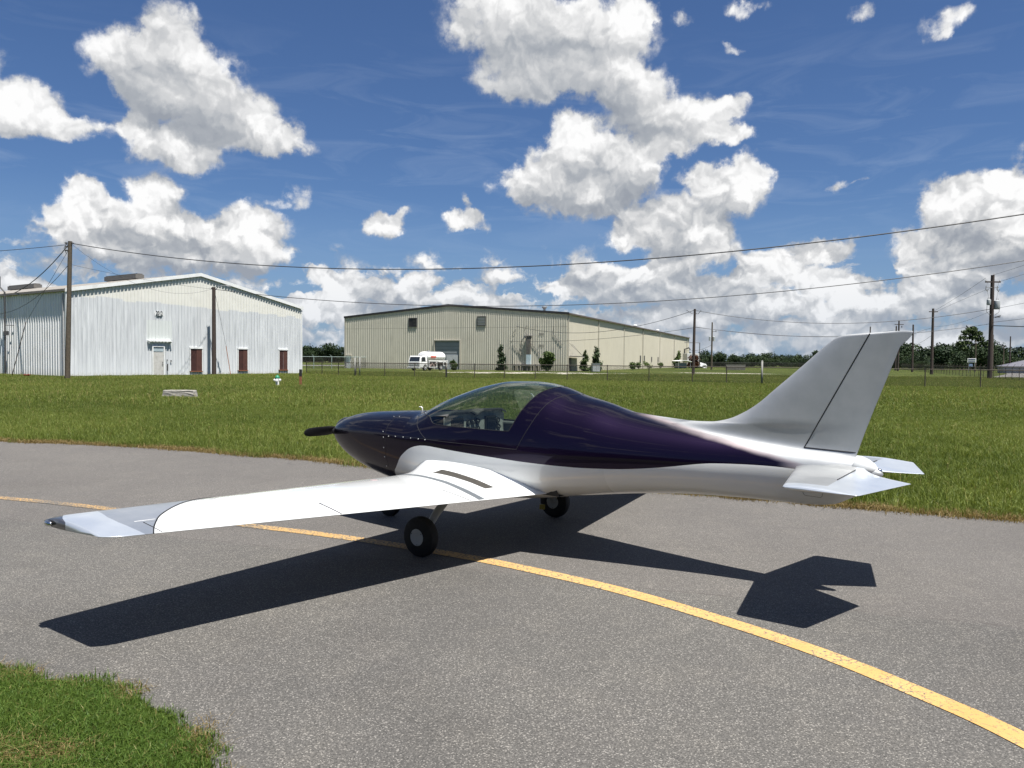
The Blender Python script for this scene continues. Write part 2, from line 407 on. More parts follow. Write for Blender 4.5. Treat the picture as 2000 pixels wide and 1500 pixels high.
def mat_mesh(name, pitch=.055, wire=.0035, col=(.045, .043, .038)):
    """woven chain-link: real diamond wires, air between them"""
    m = bpy.data.materials.new(name); m.use_nodes = True
    T = NT(m.node_tree); b = T.n['Principled BSDF']
    b.inputs['Base Color'].default_value = (*col, 1); b.inputs['Metallic'].default_value = .3; b.inputs['Roughness'].default_value = .6
    tc = T.new('ShaderNodeTexCoord').outputs['Object']
    s = T.new('ShaderNodeSeparateXYZ', {0: tc})
    def wires(sg):
        q = T.m('ADD', s.outputs[0], T.m('MULTIPLY', s.outputs[2], sg))
        fr = T.m('FRACT', T.m('DIVIDE', q, pitch * 1.414))
        return T.m('LESS_THAN', fr, wire * 2.0 / (pitch * 1.0))
    a = T.m('MAXIMUM', wires(1.), wires(-1.))
    tr = T.new('ShaderNodeBsdfTransparent')
    mx = T.new('ShaderNodeMixShader', {0: a}); T.l.new(tr.outputs[0], mx.inputs[1]); T.l.new(b.outputs[0], mx.inputs[2])
    T.l.new(mx.outputs[0], T.n['Material Output'].inputs[0])
    return m

M = {}
M['asphalt'] = mat_asphalt(); M['line'] = mat_line(); M['field'] = mat_field()
M['road'] = mat('old_road', (.19, .18, .17), .9, var=.2, vscale=.5, coord='Object')
M['wood_pole'] = mat('weathered_pole_wood', (.085, .068, .048), .85, var=.35, vscale=8, bump=.4, bscale=30)
M['dark_pole'] = mat('creosote_pole_wood', (.045, .032, .026), .8, var=.35, vscale=8)
M['cable'] = mat('cable_black', (.03, .03, .035), .6)
M['steel'] = mat('galvanised_steel', (.32, .33, .34), .5, .5, var=.15, vscale=12)
M['rust'] = mat('rusty_steel', (.22, .085, .04), .85, var=.3, vscale=18)
M['darksteel'] = mat('dark_steel', (.07, .07, .07), .6, .2)
M['brown'] = mat('brown_board', (.045, .014, .011), .7, var=.25, vscale=4, dirt=(.05, .02, .015))
M['brown2'] = mat('faded_brown_board', (.075, .028, .021), .75, var=.2, vscale=4, dirt=(.07, .03, .02))
M['white_trim'] = mat('white_trim', (.76, .77, .76), .5, var=.06, vscale=2, dirt=(.5, .5, .46))
M['white_paint'] = mat('white_paint', (.78, .78, .76), .45, var=.05, vscale=5, dirt=(.45, .42, .36), damount=.35)
M['grey_door'] = mat('grey_door_paint', (.50, .49, .46), .6, var=.08, vscale=3, dirt=(.22, .20, .17), dscale=5)
M['rollup'] = mat('grey_rollup_door', (.23, .255, .27), .55, var=.05, vscale=1)
M['concrete'] = mat('weathered_concrete', (.30, .285, .255), .9, var=.2, vscale=10, bump=.6, bscale=35, dirt=(.15, .14, .12), dscale=6)
M['roof_grey'] = mat('weathered_roof_sheet', (.17, .16, .145), .6, .15, var=.12, vscale=1.2, dirt=(.20, .17, .14))
M['black_trim'] = mat('black_trim', (.022, .02, .02), .5, var=.2)
M['tan_trim'] = mat('tan_trim', (.40, .38, .32), .55, var=.08)
M['glass_dark'] = mat('dark_glass', (.02, .025, .03), .08, var=.1, spec=.8)
M['rubber'] = mat('tyre_rubber', (.007, .007, .007), .75, var=.25, vscale=25)
M['chrome'] = mat('chrome', (.6, .6, .6), .15, 1., var=.05)
M['green_paint'] = mat('green_paint', (.02, .20, .10), .5)
M['red_plastic'] = mat('red_plastic', (.55, .03, .02), .5)
M['insul'] = mat('insulator_porcelain', (.30, .30, .30), .3)
M['transformer'] = mat('transformer_grey', (.36, .38, .38), .5, var=.08)
M['bark'] = mat('bark', (.10, .075, .055), .9, var=.3, vscale=4)


# ------------------------------------------------------------------ ground
def resample(pts, step, jit=0., seed=1):
    r = np.random.default_rng(seed); out = []
    for a, b in zip(pts[:-1], pts[1:]):
        a = np.array(a, float); b = np.array(b, float); L = np.linalg.norm(b - a); n = max(1, int(L / step))
        nn = np.array([-(b - a)[1], (b - a)[0]]) / L
        for i in range(n):
            p = a + (b - a) * i / n
            out.append(p + nn * r.normal(0, jit) if (i or jit == 0) else p + nn * r.normal(0, jit * .5))
    out.append(np.array(pts[-1], float)); return out

def smooth_line(pts, sub=8):
    P = [np.array(p, float) for p in pts]; P = [2 * P[0] - P[1]] + P + [2 * P[-1] - P[-2]]; o = []
    for i in range(1, len(P) - 2):
        for k in range(sub):
            t = k / sub; a, b, c, d = P[i - 1:i + 3]
            o.append(.5 * ((2 * b) + (c - a) * t + (2 * a - 5 * b + 4 * c - d) * t * t + (3 * b - a - 3 * c + d) * t ** 3))
    o.append(P[-2]); return o

ground = raw('ground', [(-2500, -600, 0), (2500, -600, 0), (2500, 3200, 0), (-2500, 3200, 0)], [(0, 1, 2, 3)], M['field'])
tag(ground, kind='structure')

FAR = [(-120, 40), (-60, 27), (-30, 19.7), (-14, 16.1), (-9.82, 14.79), (-8.12, 14.39), (-6.43, 13.86), (-4.77, 13.08), (-3.30, 12.44), (-2.17, 11.74), (-.6, 10.75),
       (1.0, 9.98), (1.95, 9.66), (3.07, 9.17), (3.77, 8.82), (4.51, 8.44), (5.39, 8.07), (7.5, 7.2), (14, 4.6), (30, -1.5), (60, -13)]
NEAR = [(-120, 24), (-60, 14.5), (-14, 5.9), (-6, 4.5), (-3.5, 4.05), (-2.63, 3.945), (-2.45, 3.904), (-2.07, 3.837), (-1.79, 3.68), (-1.665, 3.572), (-1.55, 3.50), (-1.46, 3.39), (-1.33, 3.27), (-1.19, 3.06),
        (-1.0, 2.6), (-.8, 1.6), (-.7, 0), (-.8, -4), (-1.2, -16)]
farv = resample(smooth_line(FAR, 4), .07, .013, 3)
nearv = resample(smooth_line(NEAR, 4), .05, .010, 4)
poly = [(*p, .004) for p in nearv] + [(60., -16., .004)] + [(*p, .004) for p in farv[::-1]]
from mathutils.geometry import tessellate_polygon
tris = tessellate_polygon([[Vector(p) for p in poly]])
tx = raw('taxiway', poly, tris, M['asphalt']); tag(tx, kind='structure')

YL = smooth_line([(-22, 13.2), (-12, 10.9), (-8.2, 9.65), (-5.905, 8.887), (-4.571, 8.391), (-2.584, 7.53), (-1.926, 7.25), (-1.277, 6.93), (-.598, 6.54), (.013, 6.13), (.752, 5.526), (1.326, 4.903), (1.759, 4.343), (2.056, 3.805), (2.25, 3.356), (2.42, 2.6), (2.5, 1.5), (2.5, -2), (2.5, -14)], 8)
vs = []; fs = []
for i, p in enumerate(YL):
    t = YL[min(i + 1, len(YL) - 1)] - YL[max(i - 1, 0)]; t /= np.linalg.norm(t); n = np.array([-t[1], t[0]]) * .071
    vs += [(*(p + n), .008), (*(p - n), .008)]
    if i: fs.append((2 * i - 2, 2 * i - 1, 2 * i + 1, 2 * i))
tag(raw('road_markings', vs, fs, M['line']), kind='structure')

# distant service road, seen in the gap between the hangars and beyond the far fence
def strip(name, pts, w, z, m):
    vs = []; fs = []
    for i, p in enumerate(pts):
        p = np.array(p, float); t = np.array(pts[min(i + 1, len(pts) - 1)], float) - np.array(pts[max(i - 1, 0)], float); t /= np.linalg.norm(t); n = np.array([-t[1], t[0]]) * w / 2
        vs += [(*(p + n), z), (*(p - n), z)]
        if i: fs.append((2 * i - 2, 2 * i - 1, 2 * i + 1, 2 * i))
    return tag(raw(name, vs, fs, m), kind='structure')
strip('road', [(-140, 170), (-60, 172), (-20, 185), (20, 240)], 22, .006, M['road'])
strip('road', [(150, 232), (90, 132), (62, 92), (40, 40)], 9, .006, M['road'])

# worn white shell gravel in front of the far hangar
def mat_gravel():
    m = bpy.data.materials.new('shell_gravel'); m.use_nodes = True
    T = NT(m.node_tree); b = T.n['Principled BSDF']; tc = T.new('ShaderNodeTexCoord').outputs['Object']
    n = T.noise(tc, .55, 7, .68); n2 = T.noise(tc, 5, 5, .7)
    b.inputs['Roughness'].default_value = .95
    T.put(b.inputs['Base Color'], T.mix(T.mr(n2, .35, .65), (.30, .27, .19), (.62, .59, .52)))
    s = T.new('ShaderNodeSeparateXYZ', {0: tc})
    r = T.m('ADD', T.m('POWER', T.m('DIVIDE', s.outputs[0], 14.), 2.), T.m('POWER', T.m('DIVIDE', s.outputs[1], 10.), 2.))
    a = T.m('GREATER_THAN', T.m('SUBTRACT', T.m('MULTIPLY_ADD', n2, .25, n), T.m('MULTIPLY', r, .20)), .50)
    mx = T.new('ShaderNodeMixShader', {0: a}); T.l.new(T.new('ShaderNodeBsdfTransparent').outputs[0], mx.inputs[1]); T.l.new(b.outputs[0], mx.inputs[2])
    T.l.new(mx.outputs[0], T.n['Material Output'].inputs[0]); return m
gv = raw('gravel', [(-16, -11, 0), (16, -11, 0), (16, 11, 0), (-16, 11, 0)], [(0, 1, 2, 3)], mat_gravel(), loc=(2.5, 94, .03))
tag(gv, 'white shell gravel showing through the grass before the tan hangar', 'gravel', kind='stuff')
gv2 = raw('gravel', [(-16, -5, 0), (16, -5, 0), (16, 5, 0), (-16, 5, 0)], [(0, 1, 2, 3)], gv.data.materials[0], loc=(30, 110, .03), rz=-.3)
gv2.scale = (.5, .45, 1)
tag(gv2, 'pale sandy strip in the grass near the brown utility pole', 'gravel', kind='stuff')

# ------------------------------------------------------------------ grass (real blades, instanced patches)
def add_attr(me, name, vals):
    a = me.attributes.new(name, 'FLOAT', 'FACE'); a.data.foreach_set('value', np.array(vals, dtype=np.float32))

def blade_patch(name, size, n, hmin, hmax, wid, lean, m, seed, coll, seedheads=0):
    r = np.random.default_rng(seed); vs = []; fs = []; tint = []
    for i in range(n):
        x, y = r.uniform(-size / 2, size / 2, 2); h = r.uniform(hmin, hmax); a = r.uniform(0, 2 * pi); w = wid * r.uniform(.6, 1.3)
        la = r.uniform(0, 2 * pi); ln = abs(r.normal(0, lean)) * h
        dx, dy = cos(a) * w / 2, sin(a) * w / 2; lx, ly = cos(la) * ln, sin(la) * ln; b = len(vs); t = r.uniform(0, 1)
        vs += [(x - dx, y - dy, -.01), (x + dx, y + dy, -.01), (x - dx * .8 + lx * .35, y - dy * .8 + ly * .35, h * .55), (x + dx * .8 + lx * .35, y + dy * .8 + ly * .35, h * .55),
               (x + lx, y + ly, h * (1 - .25 * min(1, ln / h)))]
        fs += [(b, b + 1, b + 3, b + 2), (b + 2, b + 3, b + 4)]; tint += [t, t]
    for i in range(seedheads):
        x, y = r.uniform(-size / 2, size / 2, 2); h = r.uniform(hmax * 1.05, hmax * 1.6); lx, ly = r.normal(0, .03, 2); b = len(vs); w = wid * .3
        vs += [(x - w, y, 0), (x + w, y, 0), (x + lx - w, y + ly, h * .8), (x + lx + w, y + ly, h * .8), (x + lx * 1.4, y + ly * 1.4, h), (x + lx - w * 2.5, y + ly, h * .9), (x + lx + w * 2.5, y + ly + w, h * .9)]
        fs += [(b, b + 1, b + 3, b + 2), (b + 2, b + 6, b + 4, b + 5)]; tint += [.99, .99]
    o = raw(name, vs, fs, m, link=False); add_attr(o.data, 'tint', tint); coll.objects.link(o); return o

def scatter(name, pts, coll, rots, scales, idx, label, cat, kind='stuff', tilt=None):
    me = bpy.data.meshes.new(name); me.from_pydata([tuple(map(float, p)) for p in pts], [], [])
    n = len(pts)
    rt = np.zeros((n, 3), dtype=np.float32); rt[:, 2] = rots
    if tilt is not None: rt[:, :2] = tilt
    a = me.attributes.new('rot', 'FLOAT_VECTOR', 'POINT'); a.data.foreach_set('vector', rt.ravel())
    a = me.attributes.new('scl', 'FLOAT', 'POINT'); a.data.foreach_set('value', np.array(scales, dtype=np.float32))
    a = me.attributes.new('pick', 'INT', 'POINT'); a.data.foreach_set('value', np.array(idx, dtype=np.int32))
    o = bpy.data.objects.new(name, me); COL.objects.link(o)
    ng = bpy.data.node_groups.new(name, 'GeometryNodeTree')
    ng.interface.new_socket('Geometry', in_out='INPUT', socket_type='NodeSocketGeometry'); ng.interface.new_socket('Geometry', in_out='OUTPUT', socket_type='NodeSocketGeometry')
    T = NT(ng); gi = T.n.new('NodeGroupInput'); go = T.n.new('NodeGroupOutput')
    ci = T.n.new('GeometryNodeCollectionInfo'); ci.inputs['Collection'].default_value = coll
    ci.inputs['Separate Children'].default_value = True; ci.inputs['Reset Children'].default_value = True
    iop = T.n.new('GeometryNodeInstanceOnPoints'); iop.inputs['Pick Instance'].default_value = True
    def attr(nm, ty):
        x = T.n.new('GeometryNodeInputNamedAttribute'); x.data_type = ty; x.inputs['Name'].default_value = nm; return x.outputs[0]
    T.l.new(gi.outputs[0], iop.inputs['Points']); T.l.new(ci.outputs[0], iop.inputs['Instance'])
    T.l.new(attr('pick', 'INT'), iop.inputs['Instance Index']); T.l.new(attr('scl', 'FLOAT'), iop.inputs['Scale'])
    e2r = T.n.new('FunctionNodeEulerToRotation'); T.l.new(attr('rot', 'FLOAT_VECTOR'), e2r.inputs[0]); T.l.new(e2r.outputs[0], iop.inputs['Rotation'])
    T.l.new(iop.outputs[0], go.inputs[0])
    md = o.modifiers.new('scatter', 'NODES'); md.node_group = ng
    tag(o, label, cat, kind=kind); return o

farx = np.array([p[0] for p in farv]); fary = np.array([p[1] for p in farv])
def far_y(x): return np.interp(x, farx, fary)
GREEN = [(.25, (.046, .070, .013)), (.46, (.112, .150, .028)), (.60, (.166, .202, .044)), (.80, (.230, .245, .070))]
M['blades'] = mat_blades('field_grass_blades', GREEN)
M['blades_near'] = mat_blades('turf_blades', [(.25, (.028, .060, .010)), (.5, (.060, .110, .016)), (.75, (.110, .165, .030))])
M['blades_dry'] = mat_blades('dry_grass_blades', [(.25, (.10, .07, .03)), (.5, (.20, .145, .06)), (.8, (.34, .26, .12))])

cF = bpy.data.collections.new('field_patches'); cM = bpy.data.collections.new('field_patches_far'); cN = bpy.data.collections.new('turf_patches'); cD = bpy.data.collections.new('dry_patches')
for k in range(4): blade_patch('grass_patch', .62, 420, .05, .15, .0065, .6, M['blades'], 20 + k, cF, 1)
for k in range(4): blade_patch('grass_patch', 1.5, 620, .07, .19, .018, .5, M['blades'], 30 + k, cM, 2)
for k in range(4): blade_patch('turf_patch', .16, 260, .012, .045, .0034, .9, M['blades_near'], 40 + k, cN)
for k in range(3): blade_patch('dry_patch', .22, 60, .010, .05, .0045, 1.6, M['blades_dry'], 50 + k, cD)

def jgrid(x0, x1, y0, y1, s, seed):
    r = np.random.default_rng(seed); xs = np.arange(x0, x1, s); ys = np.arange(y0, y1, s)
    g = np.stack(np.meshgrid(xs, ys), -1).reshape(-1, 2); return g + r.uniform(-.45 * s, .45 * s, g.shape)
def place(name, g, coll, smin, smax, label, cat, z=0., nvar=4, seed=5):
    r = np.random.default_rng(seed); n = len(g)
    pts = np.column_stack([g, np.full(n, z)])
    return scatter(name, pts, coll, r.uniform(0, 2 * pi, n), r.uniform(smin, smax, n), r.integers(0, nvar, n), label, cat)

g = jgrid(-26, 24, 5, 27, .40, 1)
g = g[(g[:, 1] > far_y(g[:, 0]) + .20) & (np.abs(g[:, 0]) < .74 * g[:, 1] + 3)]
place('grass', g, cF, .8, 1.25, 'rough green airfield grass just beyond the taxiway edge', 'grass')
g = jgrid(-75, 75, 26, 96, .95, 2)
g = g[(np.abs(g[:, 0]) < .74 * g[:, 1] + 3) & (g[:, 1] < 92)]
_a, _b = np.array([-34.3, 59.6]), np.array([-21.5, 78.7]); _d = (_b - _a) / np.linalg.norm(_b - _a); _n = np.array([-_d[1], _d[0]])
rel = g - _a; ins = (rel @ _n > -.1) & (rel @ _d > -.4) & (rel @ _d < 23.4); g = g[~ins]
_e = ((g[:, 0] - 2.5) / 13) ** 2 + ((g[:, 1] - 94) / 9.5) ** 2; g = g[(_e > .9) | (np.random.default_rng(8).random(len(g)) < .25)]
place('grass', g, cM, .8, 1.2, 'open mown field of green grass out to the hangars and fences', 'grass')
# sparse dry turf along the edge of the asphalt
r_ = np.random.default_rng(9)
ed = []
for p in resample([q for q in farv if -20 < q[0] < 16], .04, 0):
    for k in range(2): ed.append((p[0] + r_.normal(0, .05), p[1] + abs(r_.normal(.03, .10))))
ed = np.array(ed)
place('dry_grass', ed, cD, .7, 1.9, 'dry brown grass along the far edge of the taxiway', 'dry grass', .004, 3)
# turf in the near left corner
nearx = np.array([p[0] for p in nearv]); neary = np.array([p[1] for p in nearv])
g = jgrid(-4.2, -.9, 1.2, 4.1, .062, 3)
def near_inside(q, m=.03):
    d = np.array([np.min(np.hypot(nearx - a, neary - b)) for a, b in q])
    yl = np.interp(q[:, 0], nearx[:np.argmax(nearx)], neary[:np.argmax(nearx)])
    return (q[:, 1] < yl) & (d > m)
g = g[near_inside(g, .035)]
bare = np.hypot((g[:, 0] + 2.02) / .26, (g[:, 1] - 3.14) / .10) > 1 + .3 * np.sin(g[:, 0] * 31)
place('grass', g[bare | (r_.random(len(g)) < .25)], cN, .8, 1.35, 'short dense turf in the near left corner beside the asphalt', 'grass')
ed = []
for p in [q for q in nearv if -4 < q[0] < -.9 and q[1] > 1.5]:
    for k in range(3):
        if sin(p[0] * 9) + sin(p[0] * 23 + 1) > .35: ed.append((p[0] + r_.normal(0, .028), p[1] + r_.normal(-.015, .022)))
ed += [tuple(x) for x in g[~bare]] + [tuple(x) for x in g[~bare] + .02]
place('dry_grass', np.array(ed), cD, .45, 1.0, 'dry straw along the edge of the near left turf', 'dry grass', .004, 3)


# ------------------------------------------------------------------ buildings
def ribbed(mb, L, ztop, pitch, depth, y0, flip=False, x0=0.0, zb=0.0, mi=0):
    """a ribbed metal sheet wall along +X, ribs standing out to -Y; ztop(x) gives its upper edge"""
    prof = [(0.0, 0), (.60, 0), (.70, 1), (.90, 1), (1.0, 0)]
    xs = []
    n = int(math.ceil(L / pitch))
    for i in range(n):
        for (f, d) in prof[:-1]:
            x = (i + f) * pitch
            if x < L: xs.append((x, d))
    xs.append((L, 0))
    vs = []; fs = []
    for (x, d) in xs:
        y = y0 - d * depth
        vs += [(x0 + x, y, zb), (x0 + x, y, ztop(x0 + x))]
    for i in range(len(xs) - 1):
        fs.append((2 * i, 2 * i + 2, 2 * i + 3, 2 * i + 1))
    return mb.add(vs, fs, mi)

def mat_hangar_white():
    m = bpy.data.materials.new('painted_sheet_white'); m.use_nodes = True
    T = NT(m.node_tree); b = T.n['Principled BSDF']; tc = T.new('ShaderNodeTexCoord').outputs['Object']
    s = T.new('ShaderNodeSeparateXYZ', {0: tc}); X, Y, Z = s.outputs
    # the newer coat stops at a ragged line: cooler thin coat below, cream above
    st = T.m('MULTIPLY', T.m('FLOOR', T.m('MULTIPLY', X, .9)), 1.0)
    wn = T.new('ShaderNodeTexWhiteNoise', {'W': st}, noise_dimensions='1D').outputs[0]
    line = T.m('ADD', T.m('MULTIPLY_ADD', X, -.028, 6.28), T.m('MULTIPLY', wn, .22))
    up = T.mr(T.m('SUBTRACT', Z, line), -.05, .05)
    n = T.noise(tc, 1.1, 7, .65, dims='3D')
    str_ = T.noise(T.v('MULTIPLY', tc, (5, 5, .35)), 1.0, 6, .65, dims='3D')
    low = T.mix(T.mr(str_, .35, .65), (.45, .47, .485), (.65, .67, .68))
    low = T.mix(T.mr(Z, .0, 2.4, .55, 0), low, (.70, .725, .74))
    hi = T.mix(T.mr(n, .3, .7), (.64, .635, .58), (.71, .705, .655))
    c = T.mix(up, low, hi)
    # repainted rectangle over the door
    rx = T.m('MULTIPLY', T.m('GREATER_THAN', X, 6.45), T.m('LESS_THAN', X, 8.75)); rz = T.m('MULTIPLY', T.m('GREATER_THAN', Z, 3.05), T.m('LESS_THAN', Z, 4.75))
    c = T.mix(T.m('MULTIPLY', T.m('MULTIPLY', rx, rz), .8), c, (.60, .63, .61))
    sc = T.noise(tc, 2.3, 9, .75, dims='3D')
    c = T.mix(T.mr(sc, .60, .70, 0, .6), c, (.40, .42, .42))
    rust = T.m('MULTIPLY', T.mr(Z, .45, .0), T.mr(T.noise(tc, 4., 6, .7, dims='3D'), .42, .6))
    c = T.mix(T.m('MULTIPLY', rust, .6), c, (.40, .36, .28))
    T.put(b.inputs['Base Color'], c); b.inputs['Roughness'].default_value = .55
    return m

def mat_sheet(name, lo, hi, dirt, horiz=None):
    m = bpy.data.materials.new(name); m.use_nodes = True
    T = NT(m.node_tree); b = T.n['Principled BSDF']; tc = T.new('ShaderNodeTexCoord').outputs['Object']
    n = T.noise(T.v('MULTIPLY', tc, (2.5, 2.5, .25)), 1.0, 7, .65, dims='3D')
    c = T.mix(T.mr(n, .3, .7), lo, hi)
    n2 = T.noise(tc, .35, 7, .7, dims='3D'); c = T.mix(T.mr(n2, .52, .75, 0, .45), c, dirt)
    Z = T.new('ShaderNodeSeparateXYZ', {0: tc}).outputs[2]
    c = T.mix(T.mr(Z, .7, 0, 0, .5), c, dirt)
    if horiz:
        c = T.mix(T.m('MULTIPLY', T.m('LESS_THAN', T.m('ABSOLUTE', T.m('SUBTRACT', Z, horiz)), .035), .6), c, (.20, .18, .14))
    T.put(b.inputs['Base Color'], c); b.inputs['Roughness'].default_value = .55
    return m
M['h1'] = mat_hangar_white()
M['h1side'] = mat_sheet('painted_sheet_side', (.70, .71, .71), (.80, .80, .79), (.44, .43, .38))
M['h2'] = mat_sheet('tan_sheet', (.45, .43, .355), (.55, .525, .435), (.32, .295, .24), 6.75)
M['h2side'] = mat_sheet('tan_sheet_side', (.50, .465, .37), (.58, .54, .44), (.42, .38, .30))

def text_obj(name, body, size, parent, loc, rot, m, ext=.004, bold=0.0):
    cu = bpy.data.curves.new(name, 'FONT'); cu.body = body; cu.size = size; cu.extrude = ext; cu.align_x = 'CENTER'; cu.align_y = 'CENTER'; cu.offset = bold
    o = bpy.data.objects.new(name, cu); COL.objects.link(o)
    dg = bpy.context.evaluated_depsgraph_get(); me = bpy.data.meshes.new_from_object(o.evaluated_get(dg))
    bpy.data.objects.remove(o); me.materials.clear(); me.materials.append(m)
    o = bpy.data.objects.new(name, me); COL.objects.link(o); o.parent = parent; o.location = loc; o.rotation_euler = rot
    return o

# --- white hangar on the left. local frame: X along the gable wall, Y into the building
A1 = (-34.3, 59.6); B1 = (-21.5, 78.7); W1 = 23.0; E1 = 6.75; K1 = 9.0; D1 = 42.0
h1 = empty('white_hangar', (*A1, 0), atan2(B1[1] - A1[1], B1[0] - A1[0]))
tag(h1, 'white ribbed metal hangar with the number 2012 and three brown windows', 'hangar')
def z1(x): return E1 + (K1 - E1) * (1 - abs(x - W1 / 2) / (W1 / 2))
mb = MB(); ribbed(mb, W1, z1, .305, .062, 0); mb.build('gable_wall', M['h1'], h1)
mb = MB(); mb.add([(W1, D1, 0), (0, D1, 0), (0, D1, E1), (W1 / 2, D1, K1), (W1, D1, E1)], [(0, 1, 2, 3, 4)])
mb.add([(W1, 0, 0), (W1, D1, 0), (W1, D1, E1), (W1, 0, E1)], [(0, 1, 2, 3)]); mb.build('rear_wall', M['h1side'], h1)
mb = MB(); ribbed(mb, D1, lambda x: E1, .40, .05, 0); w = mb.build('side_wall', M['h1side'], h1)
w.location = (0, D1, 0); w.rotation_euler = (0, 0, -pi / 2)
# roof slabs with overhang
mb = MB(); ov = .16; og = .15; th = .09
for sgn in (0, 1):
    xe = -ov if sgn == 0 else W1 + ov; ze = E1 - (K1 - E1) / (W1 / 2) * ov; xm = W1 / 2
    vs = [(xe, -og, ze), (xm, -og, K1), (xm, D1 + og, K1), (xe, D1 + og, ze)]
    vs += [(x, y, z + th) for x, y, z in vs]
    mb.add(vs, [(0, 1, 2, 3), (7, 6, 5, 4), (0, 4, 5, 1), (2, 6, 7, 3), (0, 3, 7, 4)])
rf = mb.build('roof', M['roof_grey'], h1)
mb = MB()   # sheet laps on the roof
for i in range(int(D1 / 1.2)):
    y = .4 + i * 1.2
    for sgn in (0, 1):
        xe = -ov if sgn == 0 else W1 + ov; ze = E1 - (K1 - E1) / (W1 / 2) * ov
        mb.tube([(xe, y, ze + th + .01), (W1 / 2, y, K1 + th + .01)], .022, 4)
mb.build('roof_ribs', M['roof_grey'], rf)
mb = MB()
for sgn in (0, 1):
    xe = -ov - .02 if sgn == 0 else W1 + ov + .02; ze = E1 - (K1 - E1) / (W1 / 2) * ov
    a = Vector((xe, -og - .03, ze + .02)); b = Vector((W1 / 2, -og - .03, K1 + .02))
    vs = [a + Vector((0, 0, -.17)), b + Vector((0, 0, -.17)), b + Vector((0, 0, .12)), a + Vector((0, 0, .12))]
    vs += [v + Vector((0, .05, 0)) for v in vs]
    mb.add(vs, [(0, 1, 2, 3), (4, 7, 6, 5), (3, 2, 6, 7), (0, 4, 5, 1)])
mb.build('gable_trim', M['white_trim'], h1)
mb = MB(); mb.box((-ov - .04, D1 / 2, E1 - .06), (.09, D1 + .2, .14)); mb.build('gutter', M['roof_grey'], h1)
mb = MB(); mb.box((-.04, -.04, E1 / 2), (.16, .16, E1)); mb.build('corner_trim', M['white_trim'], h1); mb = MB(); mb.box((W1 + .03, -.03, E1 / 2 - .1), (.12, .12, E1 - .3)); mb.build('corner_trim', M['white_trim'], h1)
mb = MB(); mb.tube([(-.13, .35, 0), (-.13, .35, E1 - .3)], .05, 8); mb.build('downspout', M['steel'], h1)
for (y0, ln) in ((9.5, 5.6), (29.5, 6.2)):
    mb = MB(); mb.box((W1 / 2, y0 + ln / 2, K1 + .32), (.85, ln, .42)); mb.box((W1 / 2, y0 + ln / 2, K1 + .57), (.55, ln, .10))
    mb.build('ridge_vent', M['roof_grey'], h1)
mb = MB(); mb.lathe((3.4, 27, z1(3.4) + .1), [(.11, 0), (.11, .28), (.2, .30), (.2, .40), (.02, .46)], 12); mb.build('roof_vent', M['white_trim'], h1)
for (xa, xb, za, zb_) in ((10.5, 11.62, .42, 2.38), (15.46, 16.46, .46, 2.42), (20.2, 21.2, .48, 2.40)):
    fr = MB(); cx = (xa + xb) / 2
    fr.box((cx, -.07, zb_ + .07), (xb - xa + .16, .12, .13)); fr.box((xa - .04, -.06, (za + zb_) / 2), (.07, .1, zb_ - za)); fr.box((xb + .04, -.06, (za + zb_) / 2), (.07, .1, zb_ - za))
    w = fr.build('window', M['white_trim'], h1)
    p = MB(); p.box((cx - (xb - xa) / 4 - .01, -.05, (za + zb_) / 2), ((xb - xa) / 2 - .01, .05, zb_ - za)); p.build('board', M['brown'], w)
    p = MB(); p.box((cx + (xb - xa) / 4, -.055, (za + zb_) / 2), ((xb - xa) / 2 - .01, .06, zb_ - za)); p.build('board', M['brown2'], w)
    p = MB(); p.box((cx, -.07, za - .04), (xb - xa + .1, .14, .07))
    for k in range(4): p.box((xa + .12 + k * .28, -.052, za - .12), (.05, .012, .14))
    p.build('sill', M['rust'], w)
d = MB(); d.box((7.45, -.07, 1.02), (.92, .05, 2.04)); dr = d.build('door', M['grey_door'], h1)
d = MB(); d.box((7.45, -.065, 2.28), (.92, .05, .36)); d.build('transom', mat('transom_glass', (.35, .42, .45), .3), dr)
d = MB(); d.box((6.93, -.08, 1.25), (.10, .12, 2.5)); d.box((7.97, -.08, 1.25), (.10, .12, 2.5)); d.box((7.45, -.08, 2.53), (1.14, .12, .08)); d.build('frame', M['white_trim'], dr)
d = MB(); d.ell((7.82, -.13, 1.0), (.035, .04, .035)); d.box((7.82, -.10, 1.15), (.05, .02, .12)); d.build('handle', M['darksteel'], dr)
d = MB(); d.box((7.55, -.16, 2.98), (2.15, .24, .07)); d.box((6.55, -.14, 2.86), (.05, .2, .18)); d.box((8.55, -.14, 2.86), (.05, .2, .18)); d.build('door_canopy', M['white_trim'], h1)
d = MB(); d.box((8.28, -.08, .75), (.09, .07, .6)); d.box((8.26, -.08, 1.35), (.06, .06, .16)); d.box((8.62, -.08, 1.3), (.1, .05, .12)); d.build('junction_box', M['darksteel'], h1)
M['black_letters'] = mat('black_letters', (.03, .035, .04), .6)
pl = MB(); pl.box((7.55, -.072, 5.33), (.76, .012, .40)); pl.build('number_panel', M['white_trim'], h1)
hn = text_obj('house_number', '2012', .50, h1, (7.55, -.088, 5.33), (pi / 2, 0, 0), M['black_letters'], .004, .016); hn.scale = (.62, 1, 1)
t = MB(); t.add([(7.45, -.07, 5.09), (7.63, -.07, 5.09), (7.54, -.07, 4.95)], [(0, 2, 1)]); t.build('number_emblem', M['black_letters'], h1)

